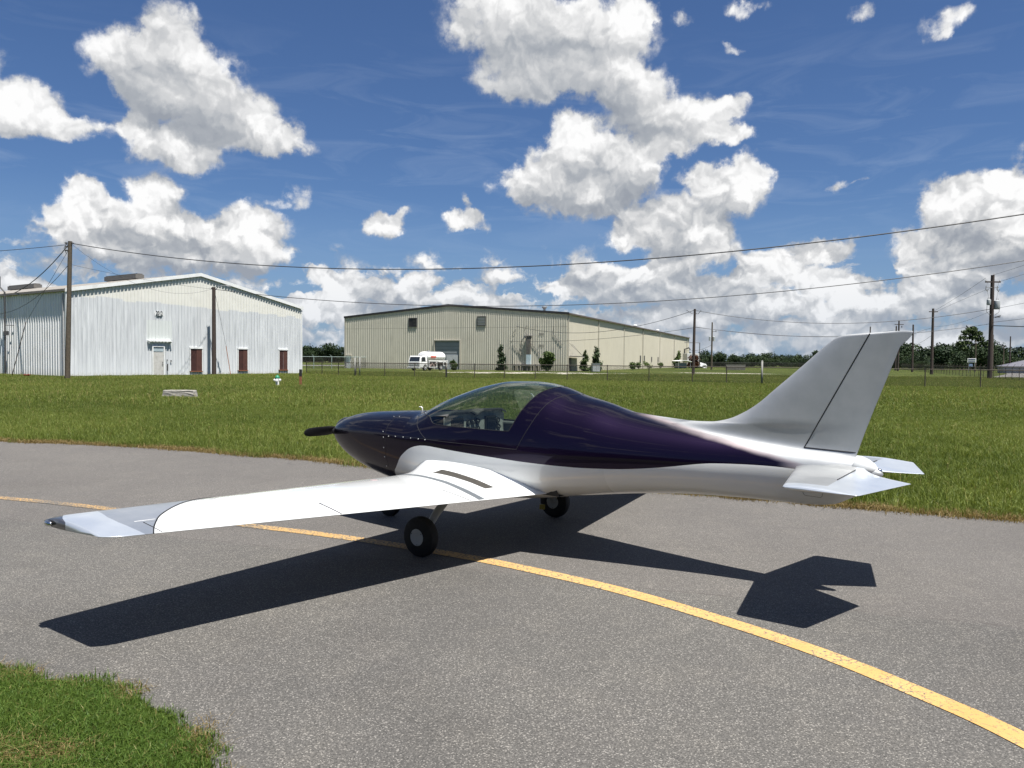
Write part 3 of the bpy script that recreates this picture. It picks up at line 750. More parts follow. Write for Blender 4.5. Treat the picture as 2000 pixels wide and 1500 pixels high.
# --- tan hangar
A2 = np.array([-29., 134.]); B2 = np.array([8.3, 117.]); C2 = np.array([53.2, 233.]); D2 = A2 + (C2 - B2)
W2 = float(np.linalg.norm(B2 - A2)); L2 = float(np.linalg.norm(C2 - B2)); E2 = 8.72; K2 = 10.38
rot2 = atan2(*(B2 - A2)[::-1]); h2 = empty('tan_hangar', (*A2, 0), rot2)
tag(h2, 'large tan ribbed metal hangar with dark gable trim behind the fence', 'hangar')
Ri = Matrix.Rotation(-rot2, 2)
sd = Ri @ Vector(C2 - B2); sdir = sd.normalized(); sang = atan2(sd.y, sd.x)
def z2(x): return E2 + (K2 - E2) * (1 - abs(x - W2 / 2) / (W2 / 2))
mb = MB()
ribbed(mb, 17.9, z2, .38, .05, 0); ribbed(mb, 4.7, z2, .38, .05, 0, x0=17.9, zb=4.7); ribbed(mb, W2 - 22.6, z2, .38, .05, 0, x0=22.6)
mb.build('gable_wall', M['h2'], h2)
mb = MB(); ribbed(mb, L2, lambda x: E2, .40, .03, 0); w = mb.build('side_wall', M['h2side'], h2); w.location = (W2, 0, 0); w.rotation_euler = (0, 0, sang)
mb = MB(); mb.add([(0, 0, 0), (sd.x, sd.y, 0), (sd.x, sd.y, E2), (0, 0, E2)], [(0, 1, 2, 3)])
mb.add([(sd.x, sd.y, 0), (sd.x + W2, sd.y, 0), (sd.x + W2, sd.y, E2), (sd.x + W2 / 2, sd.y, K2), (sd.x, sd.y, E2)], [(0, 1, 2, 3, 4)]); mb.build('rear_wall', M['h2side'], h2)
mb = MB(); ov = .10; og = .10; th = .12; a0 = Vector((-sdir.x * og, -sdir.y * og)); a1 = Vector((sd.x, sd.y)) + sdir * og
for sgn in (0, 1):
    xe = -ov if sgn == 0 else W2 + .26; ze = E2 + .03; xm = W2 / 2
    vs = [(xe + a0.x, a0.y, ze), (xm + a0.x, a0.y, K2 + .03), (xm + a1.x, a1.y, K2 + .03), (xe + a1.x, a1.y, ze)]
    vs += [(x, y, z + th) for x, y, z in vs]
    mb.add(vs, [(0, 1, 2, 3), (7, 6, 5, 4), (0, 4, 5, 1), (2, 6, 7, 3), (0, 3, 7, 4)])
rf2 = mb.build('roof', M['roof_grey'], h2)
mb = MB()
for sgn in (0, 1):
    xe = -ov - .05 if sgn == 0 else W2 + .28
    a = Vector((xe + a0.x, a0.y - .04, E2 + .05)); b = Vector((W2 / 2 + a0.x, a0.y - .04, K2 + .05))
    vs = [a + Vector((0, 0, -.18)), b + Vector((0, 0, -.18)), b + Vector((0, 0, .16)), a + Vector((0, 0, .16))]; vs += [v + Vector((0, .05, 0)) for v in vs]
    mb.add(vs, [(0, 1, 2, 3), (4, 7, 6, 5), (3, 2, 6, 7), (0, 4, 5, 1)])
mb.build('gable_trim', M['black_trim'], h2)
mb = MB(); Rz = sang
c_ = Vector((W2 + .30, 0)) + Vector((sd.x, sd.y)) / 2; mb.box((c_.x, c_.y, E2 - .02), (L2 + .2, .10, .18), rz=Rz); mb.build('gutter', mat('brown_gutter', (.10, .075, .06), .5), h2)
for s_ in (.25, 18.1, 37.6, 55.9, 76.0, 97.0, 119.5):
    p = Vector((W2 + .10, 0)) + sdir * s_; mb = MB(); mb.box((p.x, p.y, E2 / 2 - .05), (.16, .13, E2 - .1), rz=Rz); mb.build('downspout', M['tan_trim'], h2)
mb = MB(); mb.box((.02, -.03, E2 / 2), (.14, .12, E2)); mb.build('corner_trim', M['tan_trim'], h2)
for i, (xa, xb, za, zb_) in enumerate(((13.0, 14.5, 6.98, 8.42), (25.75, 27.2, 7.05, 8.5))):
    f_ = MB(); cx = (xa + xb) / 2; cz = (za + zb_) / 2
    for q in ((cx, za, xb - xa + .1, .08), (cx, zb_, xb - xa + .1, .08)): f_.box((q[0], -.09, q[1]), (q[2], .12, q[3]))
    for x in (xa, xb): f_.box((x, -.09, cz), (.08, .12, zb_ - za))
    v_ = f_.build('louver', M['darksteel'], h2)
    tag(v_, 'dark open louver' if i == 0 else 'grey closed louver')
    s_ = MB(); s_.box((cx, -.055, cz), (xb - xa, .02, zb_ - za))
    s_.build('backing', M['black_trim'] if i == 0 else M['steel'], v_)
    s_ = MB()
    for k in range(6): s_.box((cx + (.35 if i == 0 else 0), -.10, za + .12 + k * (zb_ - za) / 6), ((xb - xa) * (.45 if i == 0 else .96), .03, .12 if i else .05), rx=.5)
    s_.build('slat', M['steel'] if i else M['darksteel'], v_)
d = MB(); d.box((20.25, .12, 2.32), (4.7, .06, 4.64)); rd = d.build('overhead_door', M['rollup'], h2)
d = MB()
for k in range(8): d.box((20.25, .085, .3 + k * .58), (4.66, .02, .03))
d.build('panel_ribs', M['darksteel'], rd)
d = MB(); d.box((17.86, -.04, 2.35), (.14, .3, 4.7)); d.box((22.64, -.04, 2.35), (.14, .3, 4.7)); d.box((20.25, -.04, 4.74), (4.92, .3, .12)); d.build('frame', M['tan_trim'], rd)
d = MB(); d.box((21.2, -.02, 1.2), (2.1, .05, 2.35)); d.build('lower_panel', mat('pale_grey_panel', (.42, .44, .45), .5), rd)
d = MB(); d.box((.82, -.07, 1.02), (.98, .05, 2.05)); dd = d.build('door', M['white_paint'], h2)
d = MB(); d.box((.82, -.16, 2.2), (1.3, .25, .16)); d.build('door_hood', M['tan_trim'], dd)
d = MB(); d.ell((1.2, -.11, 1.0), (.035, .04, .035)); d.build('handle', M['darksteel'], dd)
for zc in (5.62, 3.85):
    text_obj('wall_number', '5202', .46, h2, (36.75, -.06, zc), (pi / 2, 0, 0), M['black_letters'])
# service duct, conduits and cabinet on the gable wall
sm = MB(); sm.box((34.75, -.30, 3.95), (.62, .42, 2.7)); sm.box((34.75, -.30, 5.36), (.9, .55, .14)); sm.box((34.4, -.45, 5.15), (.35, .3, .3)); sd_ = sm.build('service_duct', mat('dull_duct', (.12, .115, .105), .6, .3, var=.3, dirt=(.2, .17, .12)), h2)
sm = MB(); sm.box((34.8, -.3, 1.75), (.7, .4, 1.5)); sm.build('meter_cabinet', mat('pale_blue_cabinet', (.40, .50, .54), .5, dirt=(.6, .6, .58)), h2)
sm = MB(); sm.tube([(32.5, -.1, 6.4), (32.2, -.3, 6.0), (31.9, -.3, 5.2)], .03, 6); sm.tube([(34.3, -.3, 5.2), (33.6, -.3, 4.8), (33.3, -.2, 4.0), (33.4, -.15, 2.6)], .035, 6)
sm.tube([(35.0, -.25, 5.2), (34.0, -.35, 6.0), (34.35, -.3, 6.95), (34.6, -.3, 6.9)], .03, 6); sm.tube([(35.0, -.1, 4.3), (36.0, -.1, 3.3), (36.6, -.1, 2.4)], .03, 6); sm.tube([(31.9, -.1, 4.0), (33.0, -.1, 3.0), (33.4, -.1, 2.2)], .025, 6)
sm.build('conduit', M['darksteel'], h2); sm = MB()
sm.tube([(38.7, -.1, 5.7), (39.6, -.1, 4.6), (40.2, -.1, 4.0)], .03, 6); sm.tube([(38.7, -.1, 5.7), (38.8, -.15, 6.9)], .02, 6); sm.build('conduit', M['darksteel'], h2)
sm = MB(); sm.box((34.8, -.55, .80), (5.0, .7, .10)); 
for k in range(7): sm.box((32.5 + k * .76, -.55, .38), (.10, .6, .76))
sm.build('equipment_bench', M['concrete'], h2)
sm = MB(); mv = (21.2 + 13.5, 0)
sm.lathe((35.9, 3.2, z2(35.9) + .05), [(.2, 0), (.2, .55), (.42, .75), (.42, .9), (.05, 1.0)], 12); sm.build('roof_vent', M['steel'], h2)
for s_ in (52, 78): 
    p = Vector((W2 - .9, 0)) + sdir * s_; sm = MB(); sm.lathe((p.x, p.y, E2 + .1), [(.2, 0), (.2, .3), (.45, .42), (.4, .6), (.02, .7)], 12); sm.build('roof_vent', M['white_trim'], h2)
# side wall: door under a hung canopy, small openings, service mast at the far end
p = Vector((W2 + .09, 0)) + sdir * 1.3; sm = MB(); sm.box((p.x, p.y, 1.05), (1.15, .1, 2.1), rz=Rz); sdo = sm.build('side_door', mat('dark_door', (.10, .09, .08), .6), h2)  # one even dark colour for this door
sm = MB(); p = Vector((W2 + .8, 0)) + sdir * 2.9; sm.box((p.x, p.y, 2.28), (4.6, 1.4, .10), rz=Rz)
q0 = Vector((W2 + .05, 0)) + sdir * .9; q1 = Vector((W2 + 1.45, 0)) + sdir * 3.6
sm.tube([(q0.x, q0.y, 4.3), (q1.x, q1.y, 2.35)], .02, 5); q0 = Vector((W2 + .05, 0)) + sdir * 2.2; sm.tube([(q0.x, q0.y, 4.2), (q1.x, q1.y, 2.35)], .02, 5); sm.build('side_canopy', M['darksteel'], h2)
for s_ in (53.5, 57.6, 66.0, 74.0): 
    p = Vector((W2 + .06, 0)) + sdir * s_; sm = MB(); sm.box((p.x, p.y, 2.1), (.9, .08, 1.5 if s_ < 60 else 1.1), rz=Rz); sm.build('wall_opening', M['darksteel'], h2)
p = Vector((W2 + .09, 0)) + sdir * 103; sm = MB(); sm.box((p.x, p.y, 1.7), (2.3, .1, 3.4), rz=Rz); sm.build('side_door', M['brown'], h2)
p = Vector((W2 + .45, 0)) + sdir * 113; sm = MB(); sm.tube([(p.x, p.y, 1.5), (p.x, p.y, 5.2), (p.x + 1.2, p.y, 5.6), (p.x + 1.6, p.y, 5.0)], .22, 8); sm.build('exhaust_pipe', M['darksteel'], h2)

# ------------------------------------------------------------------ poles and lines
def pole(name, x, y, h, r0, r1, label, m, lean=(0, 0), cross=(), group='wooden utility poles along the airfield'):
    o = empty(name, (x, y, 0)); tag(o, label, 'utility pole', group)
    mb = MB(); mb.tube([(0, 0, -.3), (lean[0] * .5, lean[1] * .5, h * .5), (*lean, h)], [r0, (r0 + r1) / 2, r1], 12)
    mb.build('shaft', m, o, smooth=False); auto_smooth(o.children[0]); return o
P1 = pole('utility_pole', -30.62, 53.2, 9.5, .175, .13, 'weathered brown wooden pole before the white hangar corner', M['wood_pole'], (.28, 0))
mb = MB()
for k, z in enumerate((9.35, 9.1, 8.85)): mb.box((.12 - .0, -.16, z), (.10, .12, .09)); mb.ell((.09, -.25, z), (.05, .05, .06), 8, 6)
mb.tube([(.1, -.15, 9.3), (.0, -.25, 9.0), (.12, -.17, 8.6)], .02, 5); mb.tube([(.40, 0, 9.42), (.52, 0, 9.38)], .025, 5); mb.build('bracket', M['darksteel'], P1)
P2 = pole('utility_pole', -26.53, 68.8, 7.87, .20, .15, 'dark creosoted pole close to the front of the white hangar', M['dark_pole'])
mb = MB(); mb.tube([(.1, 0, 7.6), (.45, -.1, 7.9), (1.1, -.1, 8.02), (1.45, -.1, 7.97)], .035, 6); mb.box((1.4, -.1, 7.95), (.32, .16, .09)); mb.build('lamp_arm', M['steel'], P2)
mb = MB(); mb.ell((-.16, -.05, 7.75), (.07, .07, .1), 8, 6); mb.build('insulator', M['darksteel'], P2)
P3 = pole('utility_pole', 22.25, 95.0, 8.1, .20, .14, 'plain brown pole standing right of the tan hangar', M['dark_pole'], (.08, 0))
mb = MB(); mb.tube([(-.95, 0, 7.95), (-.3, 0, 7.55), (-.14, 0, 7.6)], .03, 5); mb.tube([(.14, 0, 7.55), (.5, 0, 7.5), (.85, 0, 7.95)], .03, 5); mb.build('cable_drop', M['cable'], P3)
P4 = pole('utility_pole', 51.9, 84.0, 11.3, .26, .18, 'tall pole with two grey transformers at the right edge', M['dark_pole'], (.02, 0))
mb = MB(); mb.box((0, -.1, 10.55), (1.65, .12, .14)); mb.build('crossarm', M['dark_pole'], P4)
for x in (-.75, .75, .1):
    mb = MB(); mb.lathe((x, -.1, 10.62 if abs(x) > .2 else 11.3), [(.04, 0), (.07, .04), (.04, .08), (.06, .13), (.02, .2)], 8); mb.build('insulator', M['insul'], P4)
mb = MB()
for x in (-.62, .60):
    mb.tube([(x - .12, -.15, 10.1), (x - .16, -.15, 9.75), (x + .02, -.15, 9.55), (x + .1, -.15, 9.75)], .05, 6); mb.box((x * .6, -.12, 9.95), (abs(x), .06, .06))
    mb.tube([(x, -.12, 10.5), (x - .05, -.15, 10.1)], .015, 4); mb.tube([(x, -.12, 9.6), (x * .8, -.15, 9.1), (x * .7, -.15, 8.75)], .015, 4)
mb.build('fuse_cutout', M['insul'], P4)
for x, r, h, z in ((-.42, .21, .58, 8.05), (.48, .30, .92, 7.6)):
    mb = MB(); mb.lathe((x, -.15, z), [(r * .9, 0), (r, .05), (r, h - .05), (r * .95, h), (r * .3, h + .08), (.05, h + .1)], 18); tr = mb.build('transformer', M['transformer'], P4); auto_smooth(tr)
    mb = MB(); mb.lathe((x - .08, -.15, z + h + .08), [(.03, 0), (.05, .05), (.03, .1), (.04, .14)], 8); mb.build('bushing', M['insul'], tr); mb = MB(); mb.lathe((x + .1, -.15, z + h + .08), [(.03, 0), (.05, .05), (.03, .1), (.04, .14)], 8); mb.build('bushing', M['insul'], tr)
mb = MB(); mb.tube([(-.6, -.15, 8.0), (-.62, -.15, 7.3), (-.3, -.15, 7.0), (-.1, -.15, 7.1)], .02, 5); mb.tube([(.75, -.15, 7.9), (.72, -.15, 7.3), (.3, -.15, 7.0)], .02, 5); mb.box((.45, -.1, 6.75), (.9, .05, .05)); mb.box((.62, -.12, 6.82), (.55, .22, .10), ry=-.3); mb.build('street_light', M['darksteel'], P4)
P5 = pole('utility_pole', 65.1, 120., 10.2, .24, .16, 'second pole with a short crossarm beyond the tail fin', M['dark_pole'])
mb = MB(); mb.box((0, -.1, 9.7), (1.35, .12, .13)); mb.build('crossarm', M['dark_pole'], P5)
P6 = pole('utility_pole', 41.25, 160., 9.8, .20, .14, 'thin pole with transformers beyond the far end of the tan hangar', M['wood_pole'])
mb = MB(); mb.lathe((-.45, 0, 6.0), [(.2, 0), (.2, .85), (.05, .95)], 12); mb.lathe((.40, 0, 5.9), [(.28, 0), (.28, .9), (.05, 1.)], 12); mb.build('transformer', M['transformer'], P6)
mb = MB(); mb.box((.45, 0, 7.9), (.9, .08, .08)); mb.ell((.8, 0, 8.05), (.08, .08, .15), 8, 6); mb.build('bracket', M['darksteel'], P6)
P7 = pole('utility_pole', 77.6, 150., 9.2, .20, .14, 'slim bare pole just right of the rudder top', M['dark_pole'])
P8 = pole('utility_pole', 85.8, 172., 11.2, .22, .15, 'distant crossarm pole directly behind the rudder tip', M['dark_pole'])
mb = MB(); mb.box((0, -.1, 10.3), (2.0, .12, .14)); mb.ell((-.6, -.1, 9.8), (.1, .1, .25), 8, 6); mb.ell((.6, -.1, 9.8), (.1, .1, .25), 8, 6); mb.build('crossarm', M['dark_pole'], P8)
P9 = pole('utility_pole', 92.4, 200., 11.1, .2, .14, 'far pole whose top shows above the fin', M['dark_pole'])
P10 = pole('utility_pole', 88.2, 178., 10.2, .2, .14, 'far pole with its top left of the crossarm pole', M['dark_pole'])
P11 = pole('utility_pole', 127.0, 200., 6.6, .15, .1, 'short grey pole before the trees left of the shop sign', M['wood_pole'])
P12 = pole('utility_pole', 103., 172., 7.0, .15, .1, 'short grey pole beside the tall pine', M['wood_pole'])
P13 = pole('utility_pole', 96.5, 150., 7.1, .15, .1, 'thin pole right of the transformer pole in front of trees', M['dark_pole'])
P14 = pole('utility_pole', 118., 190., 8.9, .15, .1, 'thin pole before the dark trees far right', M['wood_pole'])

def wire(label, A, B, sag, r=.022, group='overhead power and phone lines', n=40, cat='cable', m=None):
    A = Vector(A); B = Vector(B); pts = []
    for i in range(n + 1):
        t = i / n; p = A.lerp(B, t); p.z -= 4 * sag * t * (1 - t); pts.append(p)
    mb = MB(); mb.tube(pts, r, 5)
    o = mb.build('power_line', m or M['cable']); tag(o, label, cat, group); return o
wire('thick black cable from the brown pole across the sky, uppermost of the long ones', (-30.35, 53.2, 9.38), (42, 22, 11.78), 4.041, .027, n=80)
wire('lower long cable from the dark hangar pole rising to the right', (-26.53, 68.8, 7.69), (62, 40, 14.97), 4.817, .026, n=80)
wire('short cable between the brown pole and the dark hangar pole', (-30.35, 53.2, 7.92), (-26.53, 68.8, 7.69), .178, .010)
wire('cable leaving the brown pole to the left edge', (-30.35, 53.2, 9.29), (-62, 46, 8.77), 1.194, .02)
wire('heavy sagging cable from the brown pole to the hangar side mast', (-30.35, 53.2, 9.39), (-45.5, 68.5, 6.73), .791, .032)
wire('thin sagging cable from the brown pole to the hangar side wall', (-30.35, 53.2, 8.04), (-44.6, 66.2, 5.18), .996, .018)
wire('slack thin cable sagging across the upper hangar gable', (-30.35, 53.2, 9.40), (-26.53, 68.8, 7.76), 1.614, .008)
wire('service cable from the tan hangar duct to the plain pole', (.60, 120.0, 6.88), (22.3, 95, 7.96), 1.812, .03)
wire('cable sagging between the plain pole and the transformer pole', (22.3, 95, 7.95), (51.9, 84, 7.66), 1.595, .028)
wire('lower cable from the tan hangar gable to the plain pole', (-.5, 120.6, 4.55), (22.3, 95, 5.81), .589, .024)
wire('thin cable from the plain pole towards the far poles', (22.3, 95, 5.89), (85.8, 172, 9.28), 1.382, .022)
wire('low cable passing behind the fin to the transformer pole', (22.3, 95, 5.93), (51.9, 84, 6.06), 1.337, .022)
wire('upper line between the crossarm pole and the transformer pole', (65.1, 120, 9.74), (51.2, 84, 11.0), .116, .016)
wire('second line between the crossarm pole and the transformer pole', (65.1, 120, 9.45), (51.9, 84, 9.96), -.1, .014)
wire('line from the transformer pole top to the right edge', (51.9, 84, 11.29), (52, 52, 17.27), .925, .014)
wire('line from the transformer pole crossarm to the right edge', (52.6, 84, 10.57), (52, 52, 13.34), 0, .014)
wire('line below the transformers going to the right edge', (51.9, 84, 7.61), (52, 52, 10.75), .423, .016)
wire('line below the street light going to the right edge', (51.9, 84, 6.19), (52, 52, 7.9), .3, .018)
wire('thick bundled cable from the transformer pole to the right edge', (51.9, 84, 5.85), (52, 52, 3.77), 0, .045)
wire('low line between the crossarm pole and the transformer pole', (65.1, 120, 7.40), (51.9, 84, 7.47), .458, .014)
wire('line from the crossarm pole to the slim bare pole', (65.1, 120, 7.23), (77.6, 150, 7.29), -.1, .02)
wire('second line from the crossarm pole to the slim bare pole', (65.1, 120, 6.13), (77.6, 150, 4.99), .142, .02)
wire('low cable between the tan hangar end and the thin pole', (44.5, 198, 4.57), (41.2, 160, 5.10), .554, .03)

def guy(label, a, k, b):
    o = empty('guy_wire', a); tag(o, label, 'guy wire', 'guy wires of the hangar poles')
    mb = MB(); mb.tube([(0, 0, 0), Vector(k) - Vector(a)], .012, 5); mb.build('strand', M['cable'], o)
    mb = MB(); mb.tube([Vector(k) - Vector(a), Vector(b) - Vector(a)], .03, 6); mb.build('guard', M['rust'], o)
guy('long guy wire with a rusty guard left of the brown pole', (-30.4, 53.2, 9.0), (-36.2, 57.6, 4.1), (-38.4, 59.3, 0))
guy('guy wire with a pale guard right of the dark pole', (-26.45, 68.8, 7.5), (-25.57, 69.1, 2.67), (-25.0, 68.7, 0))

# service mast and meter at the far left of the white hangar's side wall
sv = empty('service_mast', (-43.35, 65.0, 0), 0); tag(sv, 'dark service mast with meter against the left hangar side', 'service mast')
mb = MB(); mb.tube([(1.15, -.62, 0), (1.15, -.62, 6.9), (.7, -.55, 7.35), (.7, -.55, 8.2)], .07, 8); mb.build('conduit', M['darksteel'], sv)
mb = MB(); mb.box((1.3, -.7, 3.5), (.3, .2, .35)); mb.box((1.75, -.7, 4.15), (.9, .05, .05)); mb.box((2.0, -.7, 3.9), (.05, .05, .5)); mb.build('meter', M['darksteel'], sv)
mb = MB(); mb.box((-.1, -.8, 1.55), (.9, .3, 1.6)); mb.box((-.1, -.8, .4), (.2, .2, .8)); mb.build('cabinet', M['transformer'], sv)

# ------------------------------------------------------------------ fences
M['mesh'] = mat_mesh('chain_link', .06, .0045); M['fence_steel'] = mat('dull_fence_steel', (.055, .045, .035), .8, .1, var=.2); M['post_grey'] = mat('grey_post', (.22, .22, .20), .8, var=.2)
def fence(name, pts, h, spacing, label, r=.025, arms=False, m=None, mesh=True, rails=1, group=None, terminals=()):
    o = empty(name, (*pts[0], 0)); tag(o, label, 'fence', group); m = m or M['fence_steel']; cnt = 0
    base = np.array(pts[0], float)
    for a, b in zip(pts[:-1], pts[1:]):
        a = np.array(a, float); b = np.array(b, float); L = np.linalg.norm(b - a); n = max(1, round(L / spacing)); ang = atan2(*(b - a)[::-1])
        if mesh:
            f = raw('chain_link', [(0, 0, .03), (L, 0, .03), (L, 0, h), (0, 0, h)], [(0, 1, 2, 3)], M['mesh'], o); f.location = (*(a - base), 0); f.rotation_euler = (0, 0, ang)
        rl = MB()
        for k in range(rails): rl.tube([(0, 0, h - k * .5), (L, 0, h - k * .5)], .030 if not arms else .03, 5)
        q = rl.build('top_rail', m, o); q.location = (*(a - base), 0); q.rotation_euler = (0, 0, ang)
        for i in range(n + (1 if b is pts[-1] else 0)):
            p = a + (b - a) * i / n - base; mb = MB()
            mb.tube([(0, 0, -.1), (0, 0, h + .06)], r, 6)
            if arms: mb.tube([(0, 0, h), (arms * .28, -.05, h + .36)], .018, 4)
            w = mb.build('post', m, o); w.location = (*p, 0); cnt += 1
    for (x, y, rr, hh) in terminals:
        mb = MB(); mb.tube([(0, 0, -.1), (0, 0, hh)], rr, 8); mb.ell((0, 0, hh), (rr * 1.1, rr * 1.1, rr * .6), 8, 4); w = mb.build('post', M['post_grey'], o, smooth=True); w.location = (x - base[0], y - base[1], 0)
    return o
F1 = [(-20.3, 76.3), (-14.1, 69.8), (-5.67, 66.0), (4.4, 61.8), (13.6, 58.3), (18.2, 56.3), (28, 52.4), (40, 47.4), (60, 39)]
fence('chain_link_fence', F1, 1.27, 3.05, 'low chain-link fence with a top rail crossing the whole field', .036, terminals=((-14.15, 69.6, .06, 1.75), (-13.7, 69.5, .05, 1.8), (-5.6, 66.1, .05, 1.5), (18.2, 56.3, .07, 1.75)))
fence('security_fence', [(105.7, 210), (77.4, 142.5), (63.3, 108.6), (49.2, 75), (38, 48)], 1.32, 3.3, 'security fence with angled barbed wire arms along the road', .028, arms=1, rails=1, mesh=True)
fence('distant_fence', [(44, 205), (100, 262)], 1.5, 6, 'faint far fence at the edge of the field before the trees', .03, m=M['darksteel'], mesh=True)
fence('gate_fence', [(-36, 118), (-24, 127)], 1.9, 3.2, 'pale fence with angled arms in the gap between hangars', .045, arms=-1, m=mat('pale_green_steel', (.30, .38, .36), .5), mesh=True)


# ------------------------------------------------------------------ trees and shrubs
def leaf_cloud(n, lobes, size, seed, flat=.0):
    """leaf clumps spread through the volume of several lobes; returns verts, faces, tint"""
    r = np.random.default_rng(seed); vs = []; fs = []; tint = []
    wts = np.array([l[3] * l[4] * l[5] for l in lobes]) ** .7; wts /= wts.sum()
    for i in range(n):
        l = lobes[r.choice(len(lobes), p=wts)]
        d = r.normal(size=3); d /= np.linalg.norm(d); rad = r.uniform(.25, 1) ** .45
        p = np.array(l[:3]) + d * rad * np.array(l[3:6]); s = size * r.uniform(.5, 1.4)
        a = r.normal(size=3); a /= np.linalg.norm(a); b = np.cross(a, r.normal(size=3)); b /= np.linalg.norm(b); b0 = len(vs); t = np.clip(.5 + r.normal(0, .25), 0, 1)
        for k in range(2):
            o = r.normal(size=3) * s * .6; a2 = a * s * r.uniform(.5, 1); b2 = b * s * r.uniform(.35, .7); q = p + o; b0 = len(vs)
            vs += [tuple(q - a2), tuple(q - b2 * .8 + a2 * .1), tuple(q + a2), tuple(q + b2)]; fs.append((b0, b0 + 1, b0 + 2, b0 + 3)); tint.append(t)
            a, b = b, np.cross(a, b)
    return vs, fs, tint
M['leaf_dark'] = mat_leaf('dark_oak_leaves', (.008, .021, .008), (.038, .060, .020))
M['leaf_pine'] = mat_leaf('pine_needles', (.018, .036, .012), (.075, .105, .035))
M['leaf_shrub'] = mat_leaf('shrub_leaves', (.030, .055, .018), (.11, .15, .045))
M['leaf_cedar'] = mat_leaf('cedar_leaves', (.016, .034, .018), (.06, .085, .035))
M['leaf_bronze'] = mat_leaf('bronze_leaves', (.05, .02, .012), (.16, .07, .035))

def crown_lobes(h, w, n, seed, base=.25):
    r = np.random.default_rng(seed); L = []
    for i in range(n):
        z = h * (base + (1 - base) * r.uniform(.1, .92)); rr = w * .5 * math.sin(pi * min(1, max(.12, (z / h - base * .6) / (1.05 - base * .6)))) ** .6
        a = r.uniform(0, 2 * pi); q = rr * r.uniform(.1, .75); s = w * r.uniform(.15, .30)
        L.append((q * cos(a), q * sin(a), min(z, h - s * .7), s, s, s * .75))
    return L

def limbs(mb, h, r, lobes, seed):
    rr = np.random.default_rng(seed)
    mb.tube([(0, 0, -.2), (rr.normal(0, .03) * h * .3, rr.normal(0, .03) * h * .3, h * .45), (0, 0, h * .82)], [r, r * .75, r * .25], 7)
    for l in lobes[::2]:
        z0 = l[2] * .55; mb.tube([(0, 0, z0), (l[0] * .5, l[1] * .5, (z0 + l[2]) / 2), (l[0], l[1], l[2])], [r * .4, r * .25, r * .08], 5)

def tree(name, loc, h, w, nl, leaf, seed, label, cat, n=1600, size=.35, base=.25, lobes=None, group=None, r=None):
    lob = lobes or crown_lobes(h, w, nl, seed, base)
    o = empty(name, loc); tag(o, label, cat, group)
    mb = MB(); limbs(mb, h, r or h * .022, lob, seed); mb.build('trunk', M['bark'], o)
    vs, fs, ti = leaf_cloud(n, lob, size, seed); c = raw('crown', vs, fs, leaf, o); add_attr(c.data, 'tint', ti); return o

# the far-off wood: one continuous mass on the horizon
cT = bpy.data.collections.new('wood_trees')
for k in range(6):
    h = 1.0; lob = crown_lobes(1.0, .95 + .25 * (k % 3), 11, 60 + k, .05)
    vs, fs, ti = leaf_cloud(1100, lob, .055, 70 + k)
    t_ = raw('wood_tree', vs, fs, M['leaf_dark'], link=False); add_attr(t_.data, 'tint', ti); cT.objects.link(t_)
rw = np.random.default_rng(77); pts = []; sc = []
def row(p0, p1, n, h0, h1, jit):
    for i in range(n):
        t = (i + rw.uniform(-.4, .4)) / n; p = np.array(p0) + (np.array(p1) - np.array(p0)) * t; pts.append((p[0] + rw.normal(0, jit * .3), p[1] + rw.normal(0, jit), 0)); sc.append(h0 * .8 + (h1 * 1.12 - h0 * .8) * rw.beta(1.6, 2.2))
row((60, 262), (145, 305), 34, 3.2, 5.0, 4); row((55, 275), (150, 318), 28, 3.6, 6.0, 4)
row((120, 262), (185, 250), 30, 3.8, 6.2, 3); row((118, 280), (190, 270), 24, 4.4, 7.4, 3); row((135, 232), (185, 222), 26, 3.8, 6.4, 3)
row((-120, 300), (-45, 318), 30, 5.0, 7.2, 3); row((-120, 310), (-45, 330), 26, 5.6, 7.8, 3)
row((150, 305), (230, 330), 26, 8, 11, 4); row((-70, -60), (-8, -75), 26, 11, 16, 3); row((-8, -75), (70, -58), 30, 10, 15, 3); row((62, -50), (110, 30), 26, 10, 14, 4); row((-110, 10), (-70, -60), 24, 10, 14, 4); row((-260, 250), (-130, 300), 30, 6, 9, 4)
row((60, 262), (145, 305), 60, 2.0, 3.4, 2); row((120, 255), (190, 244), 50, 2.2, 4.0, 2); row((-120, 296), (-45, 314), 40, 2, 3.2, 2)
npt = len(pts)
scatter('treeline', pts, cT, rw.uniform(0, 2 * pi, npt), sc, rw.integers(0, 6, npt), 'far-off dark green wood along the horizon behind the airfield', 'wood')

# the tall pine that stands above the wood
r_ = np.random.default_rng(5)
pl_ = [(0, 0, 12.3, 1.6, 1.6, .8), (-1.4, .3, 11.3, 1.4, 1.2, .7), (1.7, 0, 11.0, 1.5, 1.2, .7), (-2.6, 0, 9.7, 1.3, 1.1, .6), (.3, 0, 9.9, 1.5, 1.3, .7), (2.7, .4, 9.4, 1.3, 1.2, .6), (-3.4, 0, 8.0, 1.2, 1.1, .6), (3.6, 0, 8.0, 1.5, 1.2, .7), (-1.2, 0, 8.3, 1.2, 1, .6), (1.3, 0, 7.2, 1.3, 1.2, .6), (-2.5, 0, 6.5, 1.4, 1.2, .7), (3.0, 0, 6.2, 1.6, 1.3, .9), (0, 0, 5.5, 1.6, 1.4, .8)]
tree('pine_tree', (141.8, 239, 0), 13.2, 8, 0, M['leaf_pine'], 81, 'tall open-crowned pine rising above the other trees on the right', 'tree', 2600, .34, lobes=pl_, r=.25)
tree('oak_tree', (109, 196, 0), 5.2, 5.6, 12, M['leaf_dark'], 82, 'round dark tree left of the tall pine', 'tree', 2200, .32)
